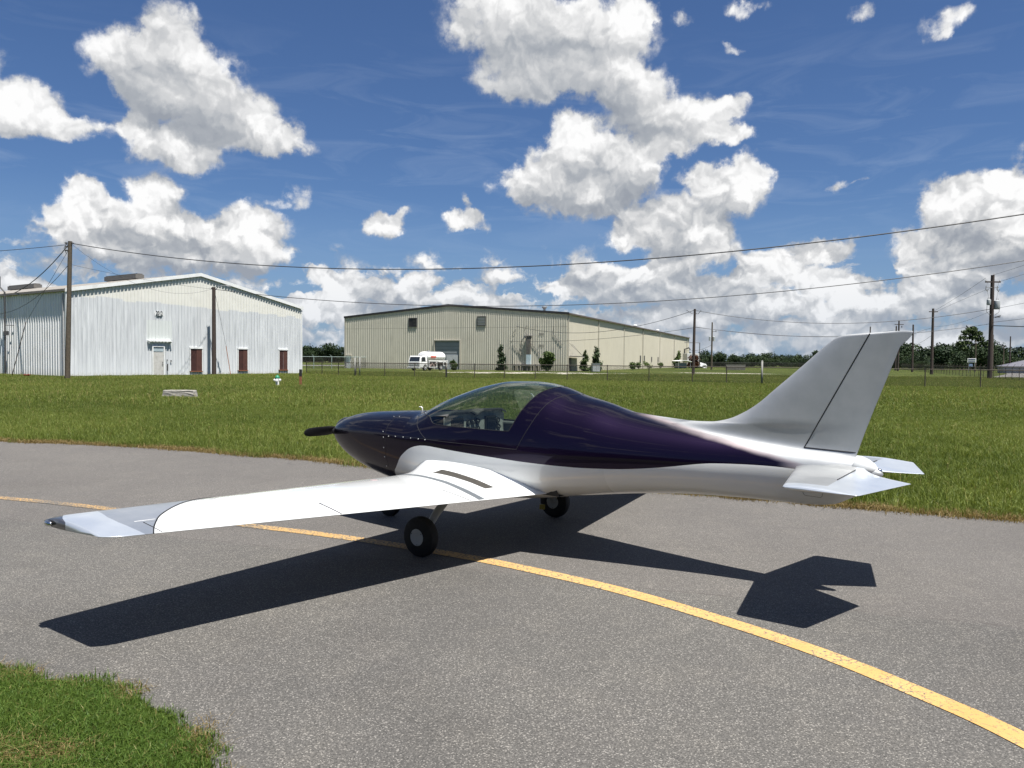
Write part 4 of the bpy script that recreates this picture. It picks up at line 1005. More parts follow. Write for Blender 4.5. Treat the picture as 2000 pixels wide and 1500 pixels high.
tree('oak_tree', (124, 205, 0), 6.2, 8.5, 14, M['leaf_dark'], 83, 'broad dark tree directly below the tall pine', 'tree', 2600, .34)
# small trees against the tan hangar
def cone_lobes(h, w, seed, n=12):
    r = np.random.default_rng(seed); L = []
    for i in range(n):
        z = h * (i + .6) / n; q = w * .5 * (1 - z / h) ** .8 + .08; a = r.uniform(0, 2 * pi); L.append((q * .5 * cos(a), q * .5 * sin(a), z, q * .75, q * .75, h / n * .9))
    return L
GS = 'self-sown young trees against the tan hangar'
tree('cedar_tree', (-1.75, 119.6, 0), 4.0, 1.9, 0, M['leaf_cedar'], 91, 'dark slim cedar left of the service duct on the tan hangar', 'tree', 1500, .16, lobes=cone_lobes(3.9, 1.7, 91, 12), group=GS)
tree('broadleaf_shrub', (5.1, 115.9, 0), 2.9, 2.5, 12, M['leaf_shrub'], 92, 'bushy green shrub right of the service duct on the tan hangar', 'shrub', 2000, .17, .02, group=GS)
tree('cedar_tree', (11.2, 118.6, 0), 3.2, 1.6, 0, M['leaf_shrub'], 93, 'light green young tree just right of the hangar corner', 'tree', 1300, .15, lobes=cone_lobes(3.1, 1.5, 93, 9), group=GS)
tree('cedar_tree', (13.0, 119.4, 0), 3.8, 1.7, 0, M['leaf_cedar'], 94, 'taller dark young tree beside the grey utility cabinet', 'tree', 1500, .16, lobes=cone_lobes(3.7, 1.7, 94, 11), group=GS)
tree('broadleaf_shrub', (22.3, 143.0, 0), 1.5, 1.4, 8, M['leaf_shrub'], 95, 'small round shrub at the second bay of the hangar side', 'shrub', 700, .16, .02, group=GS)
tree('cedar_tree', (41.0, 191.0, 0), 4.1, 2.4, 0, M['leaf_shrub'], 96, 'green conical tree near the far end of the hangar side', 'tree', 1200, .24, lobes=cone_lobes(4.0, 2.5, 96, 9), group=GS)
tree('broadleaf_shrub', (-8.7, 116.8, 0), 1.7, 1.5, 8, M['leaf_shrub'], 97, 'weedy shrub behind the tanker truck by the roll-up door', 'shrub', 600, .15, .02, group=GS)
tree('bronze_shrub', (46.8, 198, 0), 3.2, 4.2, 9, M['leaf_bronze'], 98, 'reddish brown shrub beyond the hangar end beside the pole', 'shrub', 900, .28, .02)
tree('broadleaf_shrub', (38.0, 55.6, 0), 1.35, 1.7, 9, M['leaf_dark'], 99, 'dark leafy shrub at the fence on the right edge', 'shrub', 900, .09, .02)
for i, (x, y, h, lb) in enumerate(((24.5, 150.5, 1.4, 'low weed between the first two hangar downspouts'), (27.8, 159, 1.6, 'low weed under the small hangar wall openings'), (33.8, 176, 1.3, 'low weed at the fifth bay of the hangar side'), (12.0, 116.4, .7, 'low weed at the foot of the hangar corner'))):
    tree('weed_clump', (x, y, 0), h, h * 1.3, 5, M['leaf_shrub'], 120 + i, lb, 'weed', 260, .14, .02)

# ------------------------------------------------------------------ tanker truck
TR = empty('tanker_truck', (-14.0, 110.5, 0), radians(59)); tag(TR, 'old white cab-over tanker truck parked before the roll-up door', 'truck')
M['tw'] = mat('truck_white', (.80, .80, .79), .35, var=.03, dirt=(.55, .53, .48), damount=.25)
def hexa(mb, pts, mi=0): mb.add(pts, [(0, 1, 2, 3), (7, 6, 5, 4), (0, 4, 5, 1), (1, 5, 6, 2), (2, 6, 7, 3), (3, 7, 4, 0)], mi)
# X backwards, Y to the right-hand side of the drawing (driver side is -Y)
mb = MB(); w = 1.08
hexa(mb, [(0, -w, .42), (1.75, -w, .42), (1.75, w, .42), (0, w, .42), (-.02, -w, 1.22), (1.75, -w, 1.22), (1.75, w, 1.22), (-.02, w, 1.22)])
hexa(mb, [(-.02, -w, 1.222), (1.75, -w, 1.222), (1.75, w, 1.222), (-.02, w, 1.222), (.26, -w * .93, 2.12), (1.62, -w * .93, 2.12), (1.62, w * .93, 2.12), (.26, w * .93, 2.12)])
cab = mb.build('cab', M['tw'], TR); bevel(cab, .07, 3)
g = MB(); g.add([(.005, -w * .86, 1.33), (.005, w * .86, 1.33), (.205, w * .80, 1.97), (.205, -w * .80, 1.97)], [(0, 1, 2, 3)]); g.build('windshield', M['glass_dark'], cab)
g = MB(); g.add([(.32, -w * 1.0, 1.32), (1.28, -w * 1.0, 1.32), (1.22, -w * .955, 1.95), (.48, -w * .955, 1.95)], [(0, 1, 2, 3)])
g.add([(.32, w * 1.0, 1.32), (1.28, w * 1.0, 1.32), (1.22, w * .955, 1.95), (.48, w * .955, 1.95)], [(3, 2, 1, 0)]); g.build('side_window', M['glass_dark'], cab)
g = MB(); g.box((-.05, 0, 1.02), (.05, 1.75, .30)); g.box((-.05, 0, .66), (.05, 1.75, .14)); g.build('grille', M['steel'], cab)
g = MB(); g.box((-.06, 0, .84), (.06, 1.95, .07)); g.build('trim_bar', M['tw'], cab)
for y in (-.72, .72):
    g = MB(); g.lathe((-.07, y, .74), [(.10, 0), (.10, .05), (.07, .07)], 14, R=Euler((0, -pi / 2, 0)).to_matrix()); g.build('headlight', M['chrome'], cab)
g = MB(); g.box((-.16, 0, .43), (.14, 2.25, .22)); bevel(g.build('bumper', M['tw'], TR), .03)
g = MB(); g.box((-.235, 0, .42), (.02, 2.0, .05)); g.build('bumper_strip', M['darksteel'], TR)
g = MB(); g.tube([(.55, -.9, 2.18), (.55, .9, 2.18)], .03, 6); g.box((.9, 0, 2.17), (.5, 1.3, .04)); g.build('roof_rack', M['darksteel'], cab)
g = MB(); g.box((.2, -w - .14, 1.62), (.04, .12, .34)); g.box((.22, -w - .05, 1.75), (.03, .14, .03)); g.build('mirror', M['darksteel'], cab)
g = MB(); g.tube([(1.85, -.8, .5), (1.85, -.8, 1.9)], .06, 8); g.build('exhaust_stack', M['darksteel'], TR)
mb = MB(); prof = []
import itertools
def tank(x0, x1, zc, rw_, rh, n=24):
    xs = [(x0, .0), (x0, .72), (x0 + .04, .92), (x0 + .14, 1.), (x1 - .14, 1.), (x1 - .04, .92), (x1, .72), (x1, 0.)]; vs = []
    for (x, k) in xs:
        for i in range(n):
            a = 2 * pi * i / n; vs.append((x, cos(a) * rw_ * k, zc + sin(a) * rh * k))
    return vs, [(j * n + i, j * n + (i + 1) % n, (j + 1) * n + (i + 1) % n, (j + 1) * n + i) for j in range(len(xs) - 1) for i in range(n)]
mb.add(*tank(1.95, 6.3, 2.02, 1.02, .72)); tk = mb.build('tank', M['tw'], TR); auto_smooth(tk, 30)
g = MB(); g.box((4.2, 0, 2.77), (2.9, .5, .07)); g.lathe((3.4, 0, 2.78), [(.22, 0), (.22, .1), (.05, .14)], 14); g.build('hatch_walkway', M['steel'], tk)
g = MB(); vs = []; fs = []
for i in range(9):
    a = pi + radians(-12) + radians(34) * i / 8 - radians(10)
    for x in (2.55, 3.85): vs.append((x, cos(a) * 1.028, 2.02 - sin(a) * .728))
    if i: fs.append((2 * i - 2, 2 * i - 1, 2 * i + 1, 2 * i))
g.add(vs, fs); rp = g.build('red_panel', mat('faded_red_decal', (.62, .16, .13), .5, var=.35, vscale=9, dirt=(.75, .70, .68), dscale=6, damount=.8), tk)
mb = MB()
for y in (-1.06, 1.06):
    mb.box((4.3, y, 1.42), (4.7, .08, .16)); mb.box((2.08, y, .95), (.12, .08, .95)); mb.box((3.1, y, .5), (1.9, .08, .1)); mb.box((3.95, y, .95), (.12, .08, .95)); mb.box((5.95, y, 1.32), (.9, .08, .2)); mb.box((6.5, y, 1.05), (.12, .08, .72)); mb.box((6.1, y, .72), (.7, .08, .08)); mb.box((4.85, y, 1.30), (1.0, .08, .14)); mb.box((5.6, y, 1.0), (.12, .08, .6))
mb.box((6.56, 0, 1.1), (.06, 2.1, .75)); mb.build('body_side', M['tw'], TR)
mb = MB(); mb.box((3.05, 0, .9), (1.8, 1.8, .75)); mb.box((6.1, 0, 1.0), (.7, 1.9, .5)); mb.box((4.0, 0, .8), (5., .7, .3)); mb.build('pump_bay', M['darksteel'], TR)
mb = MB()
for k in range(4): mb.ell((2.5 + k * .4, -1.0, .75 + .25 * (k % 2)), (.14, .08, .14), 10, 6)
mb.tube([(2.3, -1.02, .6), (2.9, -1.05, .95), (3.6, -1.02, .6)], .04, 6); mb.build('hose_reel', mat('mixed_fittings', (.45, .35, .32), .5, .3, var=.4), TR)
for x, y in ((1.15, -.98), (1.15, .98), (4.95, -.98), (4.95, .98)):
    R_ = Euler((pi / 2, 0, 0)).to_matrix(); g = MB(); g.lathe((x, y + .13, .46), [(.30, 0), (.44, .02), (.46, .08), (.46, .18), (.44, .24), (.30, .26)], 22, R=R_); wh = g.build('wheel', M['rubber'], TR); auto_smooth(wh)
    s_ = -1 if y < 0 else 1
    g = MB(); g.lathe((x, y + .145 * 1.0, .46), [(.27, 0), (.29, .05), (.29, .24), (.27, .285), (.12, .25), (.10, .30), (.02, .31)], 18, R=R_); g.build('rim', M['tw'], wh)

# ------------------------------------------------------------------ small things in the field
hy = empty('fire_hydrant', (-13.36, 44.0, 0)); tag(hy, 'small white fire hydrant with a green cap', 'hydrant')
mb = MB(); mb.lathe((0, 0, 0), [(.16, 0), (.16, .05), (.10, .07), (.095, .40), (.12, .43), (.12, .47), (.10, .49)], 18); b_ = mb.build('barrel', M['white_paint'], hy); auto_smooth(b_)
mb = MB(); mb.lathe((0, 0, .49), [(.13, 0), (.135, .03), (.11, .10), (.06, .16), (.03, .17), (.03, .22)], 18); auto_smooth(mb.build('cap', M['green_paint'], hy))
for s_ in (-1, 1):
    mb = MB(); mb.lathe((s_ * .07, 0, .38), [(.055, 0), (.055, .07), (.075, .07), (.075, .12), (.03, .14)], 12, R=Euler((0, s_ * pi / 2, 0)).to_matrix()); mb.build('hose_outlet', M['white_paint'], hy)
mb = MB(); mb.lathe((0, -.07, .36), [(.07, 0), (.07, .06), (.09, .06), (.09, .11), (.04, .13)], 12, R=Euler((pi / 2, 0, 0)).to_matrix()); mb.build('pumper_outlet', M['white_paint'], hy)
mp = empty('marker_post', (-12.24, 44.73, 0)); tag(mp, 'rusty marker post with a black top right of the hydrant', 'post')
mb = MB(); mb.box((0, 0, .30), (.13, .10, .66)); bevel(mb.build('shaft', M['rust'], mp), .01)
mb = MB(); mb.box((0, 0, .80), (.155, .12, .40)); bevel(mb.build('cap', M['black_trim'], mp), .02)
r_ = np.random.default_rng(3)
bmx = bmesh.new(); bmesh.ops.create_cube(bmx, size=1)
for v in bmx.verts: v.co.x *= 1.32 * (1 - .12 * (v.co.z > 0)); v.co.y *= .38; v.co.z *= .36
bmesh.ops.subdivide_edges(bmx, edges=bmx.edges[:], cuts=5, use_grid_fill=True)
for v in bmx.verts: v.co += Vector(r_.normal(0, .006, 3))
me = bpy.data.meshes.new('concrete_block'); bmx.to_mesh(me); bmx.free(); me.materials.append(M['concrete'])
cb = bpy.data.objects.new('concrete_block', me); COL.objects.link(cb); cb.location = (-13.13, 30.55, .16); cb.rotation_euler = (0, 0, .06); bevel(cb, .02); tag(cb, 'weathered concrete block lying in the grass', 'concrete block')
bk = empty('red_bucket', (-36.35, 57.9, 0)); tag(bk, 'small red object lying at the foot of the hangar side wall', 'bucket')
mb = MB(); mb.lathe((0, 0, .0), [(.16, 0), (.22, .22), (.24, .24)], 14); mb.build('body', M['red_plastic'], bk); mb = MB(); mb.tube([(-.22, 0, .2), (-.1, -.05, .36), (.1, -.05, .36), (.22, 0, .2)], .012, 5); mb.build('handle', M['steel'], bk)
ct = empty('utility_cabinet', (12.35, 114.4, 0), .2); tag(ct, 'grey utility cabinet in the grass before the hangar side', 'cabinet')
mb = MB(); mb.box((0, 0, .62), (1.15, .8, 1.15)); bevel(mb.build('body', M['transformer'], ct), .03); mb = MB(); mb.box((0, -.41, .62), (.02, .02, 1.0)); mb.box((0, 0, 1.22), (1.25, .9, .05)); mb.build('lid', M['steel'], ct)
M['blockwall'] = mat('dark_block_wall', (.14, .135, .12), .9, var=.2)
bw = empty('block_wall', (44.0, 159, 0), -.1); tag(bw, 'low grey block wall at the far side of the field', 'wall')
mb = MB(); mb.box((1.9, 0, .55), (3.9, .3, 1.1)); mb.build('wall', M['blockwall'], bw); mb = MB(); mb.box((1.9, 0, 1.13), (4.0, .36, .06)); mb.build('coping', M['blockwall'], bw)
# things beyond the end of the tan hangar
ts = empty('storage_trailer', (47.4, 205, 0), .25); tag(ts, 'white box trailer behind the end of the tan hangar', 'trailer')
mb = MB(); mb.box((0, 0, 2.3), (3.6, 2.6, 3.0)); bevel(mb.build('box', mat('dull_trailer_white', (.50, .50, .49), .6, dirt=(.3, .28, .25)), ts), .04); mb = MB(); mb.box((0, 0, .6), (3.4, 1.2, .3)); mb.build('chassis', M['darksteel'], ts)
for x in (-1, 1):
    mb = MB(); mb.lathe((x, -1.0, .5), [(.3, 0), (.48, .05), (.48, .25), (.3, .3)], 14, R=Euler((pi / 2, 0, 0)).to_matrix()); mb.build('wheel', M['rubber'], ts)
cp = empty('carport', (40.0, 186, 0), .2); tag(cp, 'small carport with a curved white roof at the hangar end', 'carport')
vs = []; fs = []
for i in range(9):
    a = pi * (i / 8) * .5 + pi * .2
    for y in (-2, 2): vs.append((cos(a) * 2.6 + .6, y, 1.1 + sin(a) * .85))
    if i: fs.append((2 * i - 2, 2 * i - 1, 2 * i + 1, 2 * i))
mb = MB(); mb.add(vs, fs); q = mb.build('roof', M['white_paint'], cp); sm_ = q.modifiers.new('solid', 'SOLIDIFY'); sm_.thickness = .12
mb = MB()
for x in (-.8, 2.2):
    for y in (-1.9, 1.9): mb.tube([(x, y, 0), (x, y, 1.7)], .07, 6)
mb.build('posts', M['steel'], cp); mb = MB(); mb.box((.6, 0, .7), (1.9, 2.4, 1.2)); mb.build('stored_crate', mat('blue_grey_tarp', (.14, .18, .22), .7, var=.3), cp)
wt = empty('tarp_pile', (50.0, 205, 0)); tag(wt, 'pile of white tarpaulin and panels right of the box trailer', 'tarp pile')
bmx = bmesh.new(); bmesh.ops.create_icosphere(bmx, subdivisions=4, radius=1)
for v in bmx.verts:
    k = 1 + .22 * sin(v.co.x * 7 + v.co.y * 5) + .15 * sin(v.co.z * 9 + v.co.x * 4); v.co = Vector((v.co.x * 1.5 * k, v.co.y * 1.2 * k, max(-.05, v.co.z * 1.15 * k)))
me = bpy.data.meshes.new('sheet'); bmx.to_mesh(me); bmx.free(); me.materials.append(mat('grey_white_tarp', (.42, .43, .42), .7, var=.3, dirt=(.2, .2, .18))); q = bpy.data.objects.new('sheet', me); COL.objects.link(q); q.parent = wt
pf = empty('pipe_frame', (41.0, 178, 0)); tag(pf, 'tall dark pipe frame beside the far end of the tan hangar', 'pipe frame')
mb = MB(); mb.tube([(-1.4, 0, 6.0), (2.1, 0, 6.0), (2.1, 0, .2)], .1, 6); mb.build('pipe', M['darksteel'], pf)
# right background: shop sign and building with a white awning
sg = empty('roadside_sign', (90.3, 152, 0), -.55); tag(sg, 'white and blue roadside sign board on posts before the trees', 'sign')
mb = MB(); mb.box((0, 0, 2.35), (1.5, .12, .85)); bevel(mb.build('panel', M['white_paint'], sg), .03)
mb = MB()
for z, ww in ((2.58, 1.15), (2.35, .0), (2.13, 1.2)):
    if ww:
        for k in range(7): mb.box((-ww / 2 + (k + .5) * ww / 7, -.075, z), (ww / 7 * .72, .02, .17))
mb.build('lettering', mat('dark_blue_letters', (.03, .05, .14), .5), sg)
mb = MB(); mb.box((-.1, 0, 1.45), (.6, .1, .5)); mb.build('lower_panel', mat('pale_blue_panel', (.25, .35, .55), .5), sg)
mb = MB(); mb.tube([(-.5, 0, 0), (-.5, 0, 2.0)], .06, 6); mb.tube([(.5, 0, 0), (.5, 0, 2.0)], .06, 6); mb.build('post', M['steel'], sg)
gb = empty('roadside_building', (93, 146.5, 0), -.45); tag(gb, 'low grey building with a white awning at the right edge', 'building')
mb = MB(); hexa(mb, [(0, 0, 0), (8, 0, 0), (8, 8, 0), (0, 8, 0), (0, 0, 1.3), (8, 0, 1.3), (8, 8, 1.3), (0, 8, 1.3)]); mb.build('wall', mat('grey_wall', (.28, .30, .33), .7, var=.1), gb)
mb = MB(); mb.add([(-.3, -.3, 1.3), (8.3, -.3, 1.3), (4, 4, 2.55), (-.3, 8.3, 1.3), (8.3, 8.3, 1.3)], [(0, 1, 2), (1, 4, 2), (4, 3, 2), (3, 0, 2)]); mb.build('roof', mat('slate_roof', (.10, .10, .12), .7, var=.2), gb)
mb = MB(); mb.box((10.5, -1.5, 1.55), (8.5, 2.6, .45)); mb.build('awning', M['white_paint'], gb)
mb = MB()
for k in range(4): mb.tube([(6.8 + k * 2.5, -2.5, 0), (6.8 + k * 2.5, -2.5, 1.5)], .07, 6)
mb.build('awning_posts', M['steel'], gb)


# ------------------------------------------------------------------ the aircraft
# local frame of the aircraft: X aft, Y to its right-hand side (left wing = -Y), Z up; origin on the ground at the main wheels
AC = empty('light_aircraft', (-0.1873, 7.2892, 0), -0.62673)
tag(AC, 'low-wing two-seat light aircraft, violet above and white below, with a silver tail', 'aircraft')

def pchip(xs,ys):
    xs=np.array(xs,float);ys=np.array(ys,float);h=np.diff(xs);dl=np.diff(ys)/h
    m=np.zeros(len(xs));m[0]=dl[0];m[-1]=dl[-1]
    for i in range(1,len(xs)-1):
        if dl[i-1]*dl[i]>0:
            w1=2*h[i]+h[i-1];w2=h[i]+2*h[i-1];m[i]=(w1+w2)/(w1/dl[i-1]+w2/dl[i])
    def g(x):
        x=np.clip(np.asarray(x,float),xs[0],xs[-1]);i=np.clip(np.searchsorted(xs,x)-1,0,len(h)-1)
        s=(x-xs[i])/h[i]
        return (2*s**3-3*s**2+1)*ys[i]+(s**3-2*s**2+s)*h[i]*m[i]+(-2*s**3+3*s**2)*ys[i+1]+(s**3-s**2)*h[i]*m[i+1]
    return g
T=lambda s:zip(*[map(float,q.split(':')) for q in s.split()])
ZT=pchip(*T("-1.98:.955 -1.945:.98 -1.795:1.044 -1.567:1.087 -1.207:1.115 -.9:1.131 -.735:1.137 -.679:1.149 -.447:1.265 -.18:1.363 0:1.412 .243:1.452 .483:1.457 .638:1.447 .785:1.419 .99:1.354 1.203:1.304 1.494:1.222 1.8:1.160 2.2:1.098 2.6:1.05 2.863:1.02 3.1:1.0 3.22:.985 3.3:.95 3.38:.91"))
ZB=pchip(*T("-1.98:.76 -1.93:.70 -1.73:.575 -1.553:.515 -1.3:.45 -1:.405 -.6:.385 0:.385 .6:.42 1.0:.48 1.6:.565 2.08:.607 2.56:.620 2.84:.622 2.95:.626 3.08:.645 3.17:.688 3.25:.735 3.38:.86"))
W=pchip(*T("-1.98:.20 -1.9:.265 -1.75:.325 -1.5:.385 -1.2:.43 -.9:.465 -.5:.50 0:.53 .5:.52 .85:.485 1.2:.425 1.6:.34 2.03:.255 2.45:.175 2.86:.125 3.1:.095 3.25:.065 3.38:.025"))
ZC=pchip(*T("-1.98:.87 -1.5:.88 -.9:.87 0:.84 .9:.84 1.6:.86 2.5:.87 3.0:.875 3.38:.885"))
NU=pchip(*T("-1.98:2.2 -1.2:2.4 -.7:2.2 0:2.0 .9:2.0 2:2.0 3.38:2.0"))
NL=pchip(*T("-1.98:2.0 -1.2:2.3 0:2.6 1:2.3 2:2.1 3.38:2.0"))
def halfw(t,z):
    zc=ZC(t);up=z>=zc
    h=np.where(up,ZT(t)-zc,zc-ZB(t));n=np.where(up,NU(t),NL(t))
    q=np.clip(np.abs((z-zc)/h),0,1)
    return W(t)*(1-q**n)**(1/n)
# wing
def naca(x,th=.105,m=.014,p=.4):
    yt=5*th*(.2969*np.sqrt(x)-.126*x-.3516*x**2+.2843*x**3-.1036*x**4)
    yc=np.where(x<p,m/p**2*(2*p*x-x*x),m/(1-p)**2*((1-2*p)+2*p*x-x*x))
    return yc+yt,yc-yt
def wle(u): return -.63+.044*u
def wte(u): return .885-.17*u
def wzt(u): return .502+.0465*u
def wing_z(t,u,top=True):
    c=wte(u)-wle(u);x=np.clip((t-wle(u))/c,0,1)
    a,b=naca(x);return wzt(u)-.008*(1-x)*0+(a if top else b)*c


def mat_violet():
    """colour-shift violet lacquer fading to silver towards the tail"""
    m = bpy.data.materials.new('violet_to_silver_paint'); m.use_nodes = True
    T = NT(m.node_tree); b = T.n['Principled BSDF']; tc = T.new('ShaderNodeTexCoord').outputs['Object']
    X, Y, Z = T.new('ShaderNodeSeparateXYZ', {0: tc}).outputs
    n = T.noise(tc, 260, 3, .7, dims='3D'); n2 = T.noise(tc, 3.5, 5, .6, dims='3D')
    zl = T.m('MULTIPLY_ADD', T.m('SUBTRACT', X, 1.51), -.235, 1.232)
    zl = T.m('MULTIPLY_ADD', T.m('SUBTRACT', n2, .5), .03, zl)
    f = T.mr(T.m('SUBTRACT', Z, zl), -.028, .030, 0, 1, True)
    f = T.m('MULTIPLY', f, T.mr(X, 1.35, 1.7))
    f = T.m('MAXIMUM', f, T.mr(X, 2.70, 2.93, 0, 1, True))
    lw = T.new('ShaderNodeLayerWeight', {'Blend': .35}).outputs['Facing']
    vio = T.mix(lw, (.0125, .0052, .025), (.002, .002, .006))
    vio = T.mix(T.mr(n, .62, .8, 0, .35), vio, (.04, .02, .10))
    sil = T.mix(T.mr(n2, .3, .7), (.40, .415, .42), (.50, .51, .51))
    mid = T.mix(T.m('MULTIPLY', T.m('MULTIPLY', f, T.m('SUBTRACT', 1., f)), 1.8), T.mix(f, vio, sil), (.40, .30, .30))
    T.put(b.inputs['Base Color'], mid)
    T.put(b.inputs['Metallic'], T.mr(f, 0, 1, .9, .55))
    T.put(b.inputs['Roughness'], T.mr(f, 0, 1, .37, .50))
    b.inputs['Coat Roughness'].default_value = .03
    T.put(b.inputs['Coat Weight'], T.mr(f, 0, 1, .48, .2))
    return m
def mat_white_gloss():
    m = bpy.data.materials.new('white_gelcoat'); m.use_nodes = True
    T = NT(m.node_tree); b = T.n['Principled BSDF']; tc = T.new('ShaderNodeTexCoord').outputs['Object']
    X, Y, Z = T.new('ShaderNodeSeparateXYZ', {0: tc}).outputs
    n = T.noise(tc, 1.6, 6, .6, dims='3D')
    c = T.mix(T.mr(n, .3, .7), (.60, .615, .61), (.65, .66, .655))
    c = T.mix(T.mr(X, 1.2, 3.0, 0, .55), c, (.56, .57, .56))
    T.put(b.inputs['Base Color'], c)
    T.put(b.inputs['Roughness'], T.mr(X, .8, 2.2, .16, .42)); b.inputs['Coat Weight'].default_value = .6; b.inputs['Coat Roughness'].default_value = .05
    return m
def mat_silver(name, lo, hi, rough=.34, metal=.75, streak=True):
    m = bpy.data.materials.new(name); m.use_nodes = True
    T = NT(m.node_tree); b = T.n['Principled BSDF']; tc = T.new('ShaderNodeTexCoord').outputs['Object']
    n = T.noise(tc, 2.2, 6, .6, dims='3D'); n2 = T.noise(T.v('MULTIPLY', tc, (9, 9, 30)), 1., 4, .6, dims='3D'); fl = T.noise(tc, 420, 2, .6, dims='3D')
    c = T.mix(T.mr(n, .32, .68), lo, hi); c = T.mix(T.mr(n2, .45, .8, 0, .15), c, (.62, .62, .62)); c = T.mix(T.mr(fl, .6, .8, 0, .2), c, (.8, .8, .8))
    T.put(b.inputs['Base Color'], c); b.inputs['Metallic'].default_value = metal
    T.put(b.inputs['Roughness'], T.mr(n, .3, .7, rough * .85, rough * 1.2)); b.inputs['Coat Weight'].default_value = .15; b.inputs['Coat Roughness'].default_value = .12
    return m
def mat_canopy():
    m = bpy.data.materials.new('tinted_acrylic'); m.use_nodes = True
    T = NT(m.node_tree); T.n.remove(T.n['Principled BSDF'])
    tr = T.new('ShaderNodeBsdfTransparent', {'Color': (.62, .68, .63, 1)}); gl = T.new('ShaderNodeBsdfGlossy', {'Roughness': .015, 'Color': (1, 1, 1, 1)})
    fc = T.new('ShaderNodeLayerWeight', {'Blend': .5}).outputs['Facing']
    mx = T.new('ShaderNodeMixShader', {0: T.m('MULTIPLY_ADD', T.m('POWER', fc, 4.0), .9, .05, clamp=True)}); T.l.new(tr.outputs[0], mx.inputs[1]); T.l.new(gl.outputs[0], mx.inputs[2])
    T.l.new(mx.outputs[0], T.n['Material Output'].inputs[0]); return m
M['violet'] = mat_violet(); M['gel'] = mat_white_gloss(); M['canopy'] = mat_canopy()
M['silver'] = mat_silver('silver_primer', (.40, .415, .42), (.52, .53, .53), .36)
M['silver_wing'] = mat_silver('grey_silver_wing_skin', (.27, .30, .345), (.35, .375, .41), .34, .6)
M['silver_cap'] = mat_silver('pale_silver_cap', (.50, .545, .60), (.60, .64, .68), .32, .6)
M['seam'] = mat('panel_gap', (.006, .006, .008), .8); M['strut'] = mat('strut_grey_paint', (.34, .35, .35), .4)
M['tape'] = mat('grey_joint_tape', (.10, .112, .122), .5); M['walk'] = mat('walkway_grip', (.042, .038, .031), .9, bump=.8, bscale=200, var=.3, vscale=60)
M['prop'] = mat('black_propeller', (.012, .012, .013), .4); M['carbon'] = mat('bare_carbon', (.035, .036, .042), .32, coat=.5)
M['screw'] = mat('screw_metal', (.55, .55, .55), .35, .9)
M['interior'] = mat('cockpit_liner', (.035, .037, .040), .8, var=.25)
M['panel'] = mat('instrument_panel_grey', (.30, .31, .30), .7, var=.25, vscale=30)

def pl3(t, u, z): return (t, -u, z)
# body shell
ts_ = np.concatenate([np.linspace(-1.98, -.9, 70), np.linspace(-.885, -.6, 30), np.linspace(-.59, 1.2, 130), np.linspace(1.21, 3.38, 140)])
NA = 112; V = []; N_ = []
def section(t):
    zc = float(ZC(t)); w = float(W(t)); ht = float(ZT(t)) - zc; hb = zc - float(ZB(t)); nu_ = float(NU(t)); nl_ = float(NL(t)); out = []
    for i in range(NA):
        th = 2 * pi * i / NA; c, s = cos(th), sin(th); n = nu_ if s >= 0 else nl_; h = ht if s >= 0 else hb
        out.append((t, w * math.copysign(abs(c) ** (2 / n), c), zc + h * math.copysign(abs(s) ** (2 / n), s)))
    return out
for t in ts_: V += section(float(t))
F_ = [(j * NA + i, j * NA + (i + 1) % NA, (j + 1) * NA + (i + 1) % NA, (j + 1) * NA + i) for j in range(len(ts_) - 1) for i in range(NA)]
# rounded front and tail caps
V.append((-2.01, 0, .865)); V.append((3.395, 0, .885)); F_ += [(i, len(V) - 2, (i + 1) % NA) for i in range(NA)]
b0 = (len(ts_) - 1) * NA; F_ += [(b0 + i, b0 + (i + 1) % NA, len(V) - 1) for i in range(NA)]
bm = bmesh.new(); bv = [bm.verts.new(v) for v in V]
for f in F_: bm.faces.new([bv[i] for i in f])
bmesh.ops.recalc_face_normals(bm, faces=bm.faces[:])

def cut(bm, pl, a=0, b=2, ext=.012, filt=None):
    """split faces along a polyline drawn in the (a,b) coordinate plane"""
    for p, q in zip(pl[:-1], pl[1:]):
        p = np.array(p, float); q = np.array(q, float); d = q - p; L = np.linalg.norm(d)
        if L < 1e-6: continue
        lo = np.minimum(p, q) - ext; hi = np.maximum(p, q) + ext
        fs = [f for f in bm.faces if (filt is None or filt(f)) and not (max(v.co[a] for v in f.verts) < lo[0] or min(v.co[a] for v in f.verts) > hi[0] or max(v.co[b] for v in f.verts) < lo[1] or min(v.co[b] for v in f.verts) > hi[1])]
        if not fs: continue
        es = {e for f in fs for e in f.edges}; vs = {v for f in fs for v in f.verts}
        co = [0, 0, 0]; co[a], co[b] = p; no = [0, 0, 0]; no[a], no[b] = -d[1] / L, d[0] / L
        bmesh.ops.bisect_plane(bm, geom=list(fs) + list(es) + list(vs), dist=1e-5, plane_co=co, plane_no=no)

def inpoly(x, y, P):
    r = False; n = len(P)
    for i in range(n):
        x1, y1 = P[i]; x2, y2 = P[(i + 1) % n]
        if (y1 > y) != (y2 > y) and x < (x2 - x1) * (y - y1) / (y2 - y1) + x1: r = not r
    return r
sm = lambda P, k=3: [tuple(map(float, p)) for p in smooth_line(P, k)]
G_low = sm([(-.72, 1.139), (-.66, 1.137), (-.56, 1.131), (-.47, 1.122), (-.405, 1.108), (-.365, 1.080), (-.311, 1.057), (-.17, 1.050), (-.031, 1.048), (.25, 1.044), (.50, 1.042)]) + [(.552, 1.044)]
G_aft = [(.552, 1.044)] + sm([(.558, 1.050), (.582, 1.105), (.605, 1.17), (.634, 1.239), (.672, 1.315), (.700, 1.362), (.735, 1.395), (.79, 1.42)])
glassP = G_low + G_aft + [(.80, 1.45), (.80, 1.7), (-.72, 1.7)]
